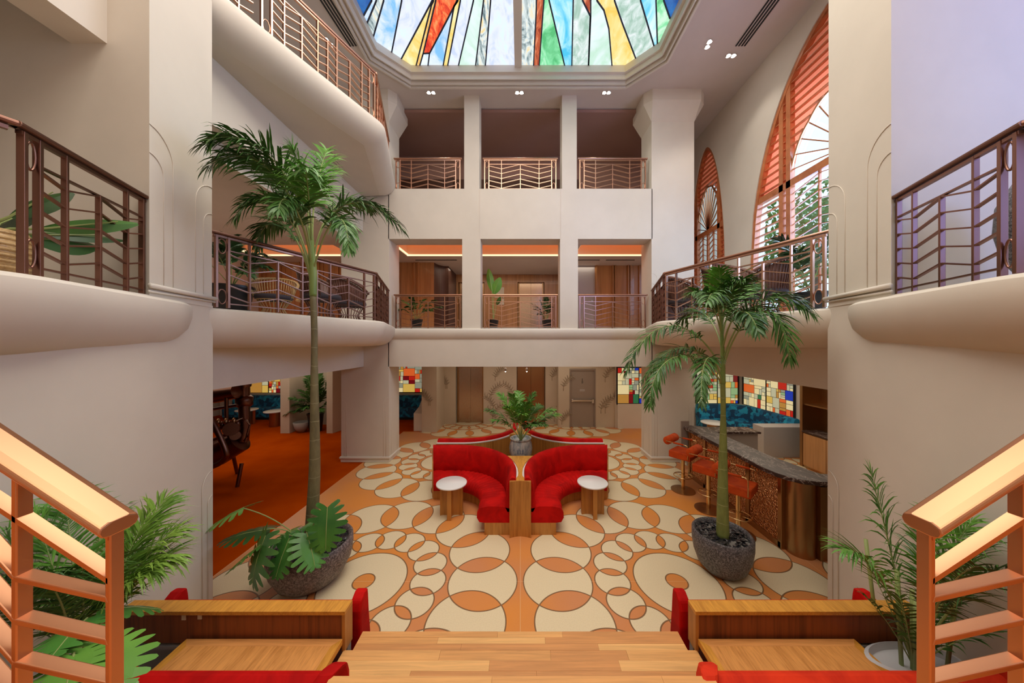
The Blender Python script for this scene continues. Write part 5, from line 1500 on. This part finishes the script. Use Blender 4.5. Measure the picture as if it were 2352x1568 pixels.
# ---- broad split leaves
def split_leaf(parent, o, base, tip, w, m='monstera', lobes=6, seed=0, fold=.12, name='leaf', cut=.45, stem_from=None):
    """heart-shaped blade with deep side cuts from base to tip"""
    rnd = random.Random(seed); o = Vector(o); B = Vector(base)-o; Tp = Vector(tip)-o
    d = Tp-B; L = d.length; d.normalize(); s = d.cross(Vector((0, 0, 1)))
    if s.length < .2: s = Vector((1, 0, 0))
    s.normalize(); u = s.cross(d).normalized()
    if u.z < 0: u = -u
    mid = lambda t: B + d*(L*t) + u*(-.16*L*t*t)
    def P(t, q, sg):
        hw = w*.5*(1.05*sin(pi*min(1, .16+t*.84))**.75)
        ph = -.75+1.75*t
        v = s*sg*cos(ph)+d*sin(ph)
        return mid(t)+v*(hw*q)-u*(fold*hw*q*q*1.6)
    mb = MB(); nl = lobes+1
    for sg in (-1, 1):
        for k in range(nl):
            t0, t1 = k/nl*.97, (k+1)/nl*.97; g = (t1-t0)*.20*rnd.uniform(.7, 1.3); c = (t0+t1)/2
            inn = .42 if k < nl-1 else .8
            ring = [mid(t0), mid(t1), P(t1, inn, sg), P(t1-g, .8, sg), P(t1-g*1.5, .97, sg), P(c, 1.04, sg), P(t0+g*1.5, .97, sg), P(t0+g, .8, sg), P(t0, inn, sg)]
            mb.add(ring, [(0, 1, 2, 8), (8, 2, 3, 7), (7, 3, 4, 5, 6)])
    c0 = mid(.5)
    if stem_from is not None:
        S = Vector(stem_from)-o; mb.mi = 1; mb.tube(bez(S, (S+B)/2+Vector((0, 0, .12)), B+d*.02, 8), .006, 6)
        mb.tube([mid(0)+u*.002, mid(.5)+u*.002, mid(.95)+u*.002], [.005, .004, .002], 5)
    return obj(name, mb, [M[m], M['stem']], parent, normals=False)
mo_o = Vector((PLX+.05, PLY-.15, .44))
TM = thing('monstera', 'monstera with glossy split leaves spilling out of the larger bowl planter', 'plant', mo_o)
st_ = at(700, 1245, 3.62)
LV = [((690, 1215, 3.6), (778, 1150, 3.75), .20), ((752, 1165, 3.5), (745, 1270, 3.35), .30), ((705, 1225, 3.45), (728, 1300, 3.3), .30), ((665, 1235, 3.4), (622, 1330, 3.2), .26),
      ((680, 1215, 3.6), (612, 1245, 3.5), .22), ((610, 1230, 3.3), (560, 1345, 3.15), .42), ((620, 1215, 3.5), (505, 1225, 3.5), .28), ((560, 1165, 3.6), (495, 1190, 3.6), .40), ((600, 1250, 3.3), (520, 1300, 3.3), .26)]
for i, (a, b, w) in enumerate(LV): split_leaf(TM, mo_o, at(*a), at(*b), w*1.3, m='monstera' if i < 5 else 'frond_b' if i == 7 else 'darkleaf' if i == 6 else 'monstera', seed=i, stem_from=st_, lobes=7)

# ---- bushy palm in the centre jar
cj = Vector((0.01, 6.38, .95))
TB = thing('bushy_palm', 'bushy green palm in the grey glazed jar amid the red sofas', 'plant', cj)
CF = [(1120, 940, 6.3, .35), (1148, 905, 6.6, .3), (1175, 908, 6.2, .28), (1225, 905, 6.5, .3), (1270, 940, 6.3, .3), (1283, 950, 6.6, .3), (1250, 975, 6.0, .2), (1165, 935, 5.9, .3), (1210, 925, 6.0, .3), (1240, 930, 6.8, .3), (1135, 965, 6.1, .2), (1200, 950, 5.8, .26), (1225, 975, 5.9, .2), (1190, 900, 6.9, .3)]
for i, (x, y, Y, h) in enumerate(CF):
    tip = at(x, y, Y); mid = cj.lerp(tip, .55)+Vector((0, 0, .22+h*.2))
    frond(TB, cj, bez(cj, mid, tip, 10), .25, n=24, w=.034, droop=.6, m='frond' if i % 3 == 0 else 'frond_b', start=.34, seed=90+i, vee=.1, rw=.009)

def pot(name, label, loc, r, h, m='blackpot'):
    T = thing(name, label, 'pot', loc)
    obj('body', MB().lathe([(r*.72, 0), (r*.76, .01), (r, h*.93), (r*1.06, h*.93), (r*1.06, h), (r*.94, h), (r*.9, h*.9), (0, h*.88)], n=28), M[m], T, smooth=True, auto=40)
    return T
def leafy(name, label, base, tips, ll, m, seed, kind='frond', n=14, w=.03, cat='plant', rise=.3, w2=.16, start=.35, droop=.6):
    base = Vector(base); T = thing(name, label, cat, base)
    for i, tp_ in enumerate(tips):
        tp_ = Vector(tp_); mid = base.lerp(tp_, .5)+Vector((0, 0, rise))
        if kind == 'frond': frond(T, base, bez(base, mid, tp_, 10), ll, n=n, w=w, droop=droop, m=m, start=start, seed=seed+i, vee=.1, rw=.007)
        else: split_leaf(T, base, mid.lerp(tp_, .45), tp_, w2, m=m, seed=seed+i, stem_from=base+Vector((0, 0, .01)), lobes=5)
    return T
# far gallery plants (behind the railings)
pot('plant_pot', 'black pot of the philodendron behind the first far railing', (at(957, 752, 8.35).x, 8.35, 3.40), .16, .24)
b = (at(957, 730, 8.35).x, 8.35, 3.60)
leafy('philodendron', 'wide philodendron behind the first far gallery railing', b, [at(x, y, Y) for x, y, Y in ((910, 712, 8.3), (925, 690, 8.5), (945, 685, 8.2), (975, 688, 8.5), (1000, 690, 8.3), (1018, 705, 8.4), (990, 712, 8.2), (935, 705, 8.2))], .2, 'frond', 200, n=12, w=.05, rise=.25)
pot('plant_pot', 'black pot of the banana plant in the middle far opening', (at(1133, 752, 8.5).x, 8.5, 3.40), .15, .24)
b = Vector((at(1133, 735, 8.5).x, 8.5, 3.60)); TBn = thing('banana_plant', 'upright banana plant with two broad leaves in the middle far opening', 'plant', b)
def paddle(parent, o, base, tip, w, m='frond_b', bend=.1):
    o = Vector(o); B = Vector(base)-o; Tp = Vector(tip)-o; d = (Tp-B); L = d.length; d.normalize(); s = d.cross(Vector((0, 1, .1))).normalized(); u = s.cross(d)
    mb = MB(); n = 10; vs = []
    for i in range(n+1):
        t = i/n; ww = w*.5*sin(pi*min(.999, t*.9+.06))**.8; c = B+d*(L*t)+u*(bend*t*t)
        vs += [c-s*ww+u*ww*.35, c, c+s*ww+u*ww*.35]
    fs = []
    for i in range(n): fs += [(3*i, 3*i+1, 3*i+4, 3*i+3), (3*i+1, 3*i+2, 3*i+5, 3*i+4)]
    mb.add(vs, fs); mb.mi = 1; mb.tube([Vector((0, 0, 0)), B*.5+Vector((0, 0, .02)), B, B+d*L*.8], [.012, .01, .008, .003], 6)
    return obj('leaf', mb, [M[m], M['stem']], parent, normals=False)
paddle(TBn, b, at(1130, 668, 8.5), at(1121, 615, 8.5), .20); paddle(TBn, b, at(1134, 675, 8.5), at(1148, 637, 8.4), .26); paddle(TBn, b, at(1140, 700, 8.5), at(1150, 683, 8.3), .12, 'frond')
pot('plant_pot', 'black pot of the bamboo palm near the lift on the gallery', (at(1257, 752, 8.5).x, 8.5, 3.40), .15, .24)
b = (at(1257, 735, 8.5).x, 8.5, 3.60)
leafy('bamboo_palm', 'dark bamboo palm against the slim column on the far gallery', b, [at(x, y, Y) for x, y, Y in ((1222, 698, 8.4), (1228, 710, 8.5), (1240, 690, 8.6), (1255, 685, 8.4), (1268, 690, 8.5), (1235, 722, 8.4), (1262, 705, 8.3))], .16, 'darkleaf', 220, n=10, w=.04, rise=.15)
# lounge side gallery plant and seats
gp_ = (-4.5, 4.75, 3.40)
pot('plant_pot', 'large black pot on the lounge-side gallery', gp_, .27, .48)
b = Vector((-4.5, 4.75, 3.85))
leafy('gallery_palm', 'dark palm in the large black pot behind the long gallery railing', b, [b+Vector(v) for v in ((-.4, .2, .6), (.4, .1, .55), (.6, 0, .3), (.25, -.3, .7), (-.2, .2, .75), (-.5, -.3, .4), (.5, .3, .5), (.55, -.3, .15), (0, -.4, .55))], .24, 'darkleaf', 240, n=18, w=.045, rise=.35)
def rattan_chair(loc, rz, label, m='rattan', cm='dkfabric', sc=1):
    T = thing('rattan_armchair', label, 'armchair', loc, rz); rt = M[m]
    hoop = lambda z, r, a0=0, a1=2*pi, n=24: [(r*cos(a0+(a1-a0)*i/n), r*sin(a0+(a1-a0)*i/n), z) for i in range(n+1)]
    bm = MB()
    for k in range(22):
        a = 2*pi*k/22; bm.tube([(.27*cos(a), .27*sin(a), .0), (.17*cos(a), .17*sin(a), .20), (.28*cos(a), .28*sin(a), .40)], .008, 4)
    bm.tube(hoop(.01, .27), .012, 5); bm.tube(hoop(.40, .29), .014, 5)
    obj('wicker_base', bm, rt, T, smooth=True)
    obj('seat_cushion', MB().lathe([(.30, .40), (.33, .44), (.32, .50), (.25, .52), (0, .525)], n=24), M[cm], T, smooth=True)
    sm = MB(); a0, a1 = radians(-20), radians(200)
    for k in range(30):
        a = a0+(a1-a0)*k/29; rr = .36
        hz = .66+.30*sin(pi*(k/29))
        sm.tube([(.31*cos(a), .31*sin(a), .42), (.39*cos(a), .39*sin(a), hz)], .009, 4)
    obj('wicker_back', sm, rt, T, smooth=True)
    if m == 'dkrattan':
        sf = MB(); q = [(a0+(a1-a0)*i/24, i/24) for i in range(25)]
        sf.add([(.30*cos(a), .30*sin(a), .42) for a, t in q] + [(.385*cos(a), .385*sin(a), .64+.30*sin(pi*t)) for a, t in q], [(i, i+1, i+26, i+25) for i in range(24)])
        obj('shell', sf, rt, T, smooth=True, normals=False)
    rim = [((.41)*cos(a0+(a1-a0)*i/24), .41*sin(a0+(a1-a0)*i/24), .67+.30*sin(pi*i/24)) for i in range(25)]
    obj('rim_roll', MB().tube(rim, .028, 8), rt, T, smooth=True)
    return T
r0 = rattan_chair((-4.0, 4.95, 3.40), radians(30), 'pale rattan armchair beside the large black pot on the gallery')
r0.scale = (.78, .78, .72)
r1 = rattan_chair((-3.75, 5.75, 3.40), radians(100), 'dark ribbed rattan armchair in the middle of the lounge-side gallery', 'dkrattan')
dup(r1, (-3.75, 6.7, 3.40), radians(160), 'dark ribbed rattan armchair next to the gallery corner post')
dup(r1, (3.35, 4.9, 3.40), radians(10), 'dark ribbed rattan armchair above the bar, before the arched window')
dup(r1, (4.25, 5.3, 3.40), radians(200), 'dark ribbed rattan armchair close to the shuttered window')
dup(r1, (3.45, 6.4, 3.40), radians(80), 'dark ribbed rattan armchair beside the succulent box over the bar')
T = thing('gallery_table', 'small pale-topped table between the rattan chairs on the lounge-side gallery', 'table', (-4.45, 6.45, 3.40))
obj('tabletop', MB().lathe([(.24, .46), (.25, .48), (.24, .50)], n=28), M['rattan'], T); obj('stem', MB().lathe([(.14, 0), (.03, .05), (.03, .46)], n=16), M['rattan'], T, smooth=True)
T = thing('planter_box', 'dark planter box behind the turn of the bar-side railing', 'planter', (3.55, 7.0, 3.40)); obj('box', MB().box(-.35, .35, -.15, .15, 0, .45), M['dkrattan'], T, bevel=.01)
b = Vector((3.55, 7.0, 3.84)); leafy('succulent', 'leafy succulents in the planter box on the bar-side gallery', b, [b+Vector((random.uniform(-.35, .35), random.uniform(-.15, .15), random.uniform(.12, .24))) for _ in range(12)], .10, 'frond_b', 260, n=8, w=.04, rise=.05)
pot('plant_pot', 'black pot beside the arched window on the bar-side gallery', (4.75, 5.0, 3.40), .22, .42)
b = Vector((4.75, 5.0, 3.8)); leafy('gallery_palm', 'dark palm against the bright arched window', b, [b+Vector(v) for v in ((-.5, 0, .9), (-.6, -.3, .6), (.2, -.3, 1.0), (-.2, .4, 1.0), (.3, .2, .8), (-.5, .3, .5))], .3, 'darkleaf', 280, n=16, w=.04, rise=.3)
# near oriel: big leaf plant in a rattan basket, and granite urn opposite
T = thing('rattan_basket', 'round rattan basket pot on the near lounge-side balcony', 'basket', (-3.52, 1.98, 3.40))
bk = MB(); bk.lathe([(.15, 0), (.20, .12), (.21, .22), (.18, .34), (.16, .34), (.15, .30), (0, .29)], n=24)
obj('basket_body', bk, M['rattan'], T, smooth=True)
hb = MB()
for i in range(9): z = .02+i*.037; r = .155+.055*sin(pi*min(1, z/.38)); hb.tube([(r*cos(2*pi*k/24), r*sin(2*pi*k/24), z) for k in range(24)], .010, 5, closed=True)
obj('rattan_hoop', hb, M['rattan'], T, smooth=True)
b = Vector((-3.52, 1.98, 3.70)); T = thing('broad_leaf_plant', 'dark glossy broad-leaved plant in the rattan basket', 'plant', b)
for i, (v, w) in enumerate((((.45, .45, .28), .12), ((-.3, .4, .35), .2), ((.1, .5, .12), .2), ((.25, .2, .42), .16), ((-.3, .1, .25), .2), ((.15, .62, .22), .10))):
    paddle(T, b, b+Vector(v)*.35, b+Vector(v), w, 'darkleaf' if i % 2 else 'frond', .06)
T = thing('granite_urn', 'dark speckled round urn on the near bar-side balcony', 'urn', (3.74, 2.05, 3.40))
obj('urn_body', MB().lathe([(.16, 0), (.18, .03), (.27, .2), (.31, .42), (.30, .60), (.22, .78), (.15, .84), (.13, .84), (.12, .80), (0, .78)], n=36), M['granite'], T, smooth=True, auto=50)
# alcove plants
pot('plant_pot', 'tall dark pot in the lounge alcove', (-6.95, 10.35, 0), .24, .62)
b = Vector((-6.95, 10.35, .58)); leafy('alcove_plant', 'dense dark foliage plant filling the lounge alcove', b, [b+Vector(v) for v in ((-.7, -.1, .35), (-.5, 0, .8), (-.2, -.2, 1.1), (.2, 0, 1.15), (.45, -.1, .8), (.6, 0, .4), (-.85, -.2, .05), (-.3, -.3, .55), (.2, -.3, .6), (.0, .2, 1.35), (-.6, -.3, .6), (-.4, -.2, .2), (.35, -.3, .2), (-.1, -.4, .3), (.1, -.2, .9), (-.35, .1, 1.3), (.4, .2, 1.2))], .30, 'frond', 300, n=22, w=.05, rise=.25)
T = thing('alcove_bowl', 'low grey bowl at the foot of the alcove plant', 'basin', (-7.35, 10.25, 0))
obj('bowl', MB().lathe([(.10, 0), (.20, .14), (.25, .34), (.23, .35), (.17, .16), (0, .05)], n=24), M['concrete'], T, smooth=True)

# ---- foreground planters and palms under the stair rails
def areca(label, base, tips, seed, m='frond_y', ll=.34, n=44, w=.014):
    base = Vector(base); T = thing('areca_palm', label, 'palm', base)
    for i, (tp_, mm, r) in enumerate(tips):
        mid = base.lerp(tp_, .45)+Vector((0, 0, r))
        frond(T, base, bez(base, mid, tp_, 12), ll, n=n, w=w, droop=.8, m=mm, start=.40, seed=seed+i, vee=.12, rw=.009)
    return T
T = thing('tub_planter', 'pale grey square planter behind the stair rail', 'planter', (-2.76, 1.92, 0)); obj('tub', MB().box(-.24, .24, -.20, .20, 0, .70), M['ceramic_grey'], T, bevel=.02)
obj('soil', MB().box(-.21, .21, -.17, .17, .70, .715), M['soil'], T)
base = (-2.72, 1.90, .70)
areca('lush areca palm with yellow-green fronds behind the stair rail on the carpet side', base,
      [(at(395, 1280, 2.1), 'frond_y', .55), (at(375, 1150, 2.3), 'frond_y', .35), (at(400, 1220, 2.2), 'frond_y', .45), (at(330, 1200, 2.2), 'frond_y', .3), (at(350, 1310, 2.0), 'frond_y', .5), (at(150, 1150, 2.0), 'frond_b', .3), (at(80, 1190, 1.8), 'frond_b', .3), (at(20, 1240, 1.7), 'frond_b', .3),
       (at(240, 1160, 2.4), 'frond_b', .25), (at(10, 1330, 1.6), 'frond', .3), (at(100, 1330, 1.5), 'frond', .4), (at(190, 1300, 1.6), 'frond', .4), (at(300, 1330, 1.9), 'frond_y', .4), (at(120, 1240, 2.3), 'frond', .3)], 400)
mo2 = Vector((-2.2, 1.6, .70)); T = thing('tub_planter', 'small planter hidden beneath the near monstera leaves', 'planter', (-2.22, 1.52, 0)); obj('tub', MB().lathe([(.11, 0), (.16, .66), (.14, .66), (0, .64)], n=20), M['ceramic_grey'], T)
T = thing('monstera', 'pale green broad leaves at the foot of the stair rail on the carpet side', 'plant', (-2.22, 1.52, .66)); mo2 = Vector((-2.22, 1.52, .66))
for i, (a, b_, w, m) in enumerate((((230, 1400, 1.75), (385, 1378, 2.0), .20, 'monstera'), ((200, 1420, 1.6), (120, 1480, 1.35), .25, 'monstera'), ((250, 1470, 1.5), (290, 1560, 1.35), .25, 'frond_b'), ((180, 1470, 1.5), (60, 1520, 1.3), .28, 'frond_b'), ((170, 1500, 1.4), (150, 1568, 1.25), .26, 'frond_b'))):
    split_leaf(T, mo2, at(*a), at(*b_), w, m=m, seed=70+i, stem_from=mo2, lobes=6)
T = thing('tub_planter', 'white round tub behind the stair rail on the bar side', 'planter', (2.74, 2.12, 0))
obj('tub', MB(xf=lambda v: (v[0], v[1]*.40, v[2])).lathe([(.22, 0), (.28, .45), (.30, .76), (.32, .80), (.29, .81), (.27, .76), (0, .74)], n=36), M['ceramic_grey'], T, smooth=True, auto=50)
base = (2.74, 2.12, .74)
areca('areca palm with slim stalks behind the stair rail on the bar side', base,
      [(at(1940, 1262, 2.1), 'frond_b', .45), (at(2000, 1085, 2.3), 'frond_b', .15), (at(2160, 1180, 2.1), 'frond_b', .25), (at(2230, 1200, 2.0), 'frond_b', .3), (at(2300, 1220, 1.8), 'frond_b', .3),
       (at(2340, 1300, 1.7), 'frond', .3), (at(2240, 1300, 1.6), 'frond', .3), (at(2180, 1180, 2.4), 'frond', .3)], 430, ll=.27, n=40)
T = thing('cane_cluster', 'cluster of upright bamboo-like canes with leafy sprays in the white tub', 'plant', base)
rr = random.Random(5); cn = MB()
for i in range(9):
    a = rr.uniform(0, 6.28); r = rr.uniform(.03, .2); cn.tube([(r*cos(a), r*sin(a), 0), (r*1.4*cos(a), r*1.4*sin(a), rr.uniform(.5, .8))], .012, 6)
obj('cane', cn, M['stem'], T, smooth=True)
ob_ = Vector(base)
for i in range(8):
    v = Vector((rr.uniform(-.35, .35), rr.uniform(-.3, .15), rr.uniform(.35, .8))); frond(T, ob_, bez(ob_, ob_+v*.5+Vector((0, 0, .1)), ob_+v, 8), .14, n=14, w=.014, m='frond', start=.3, seed=500+i, rw=.005)
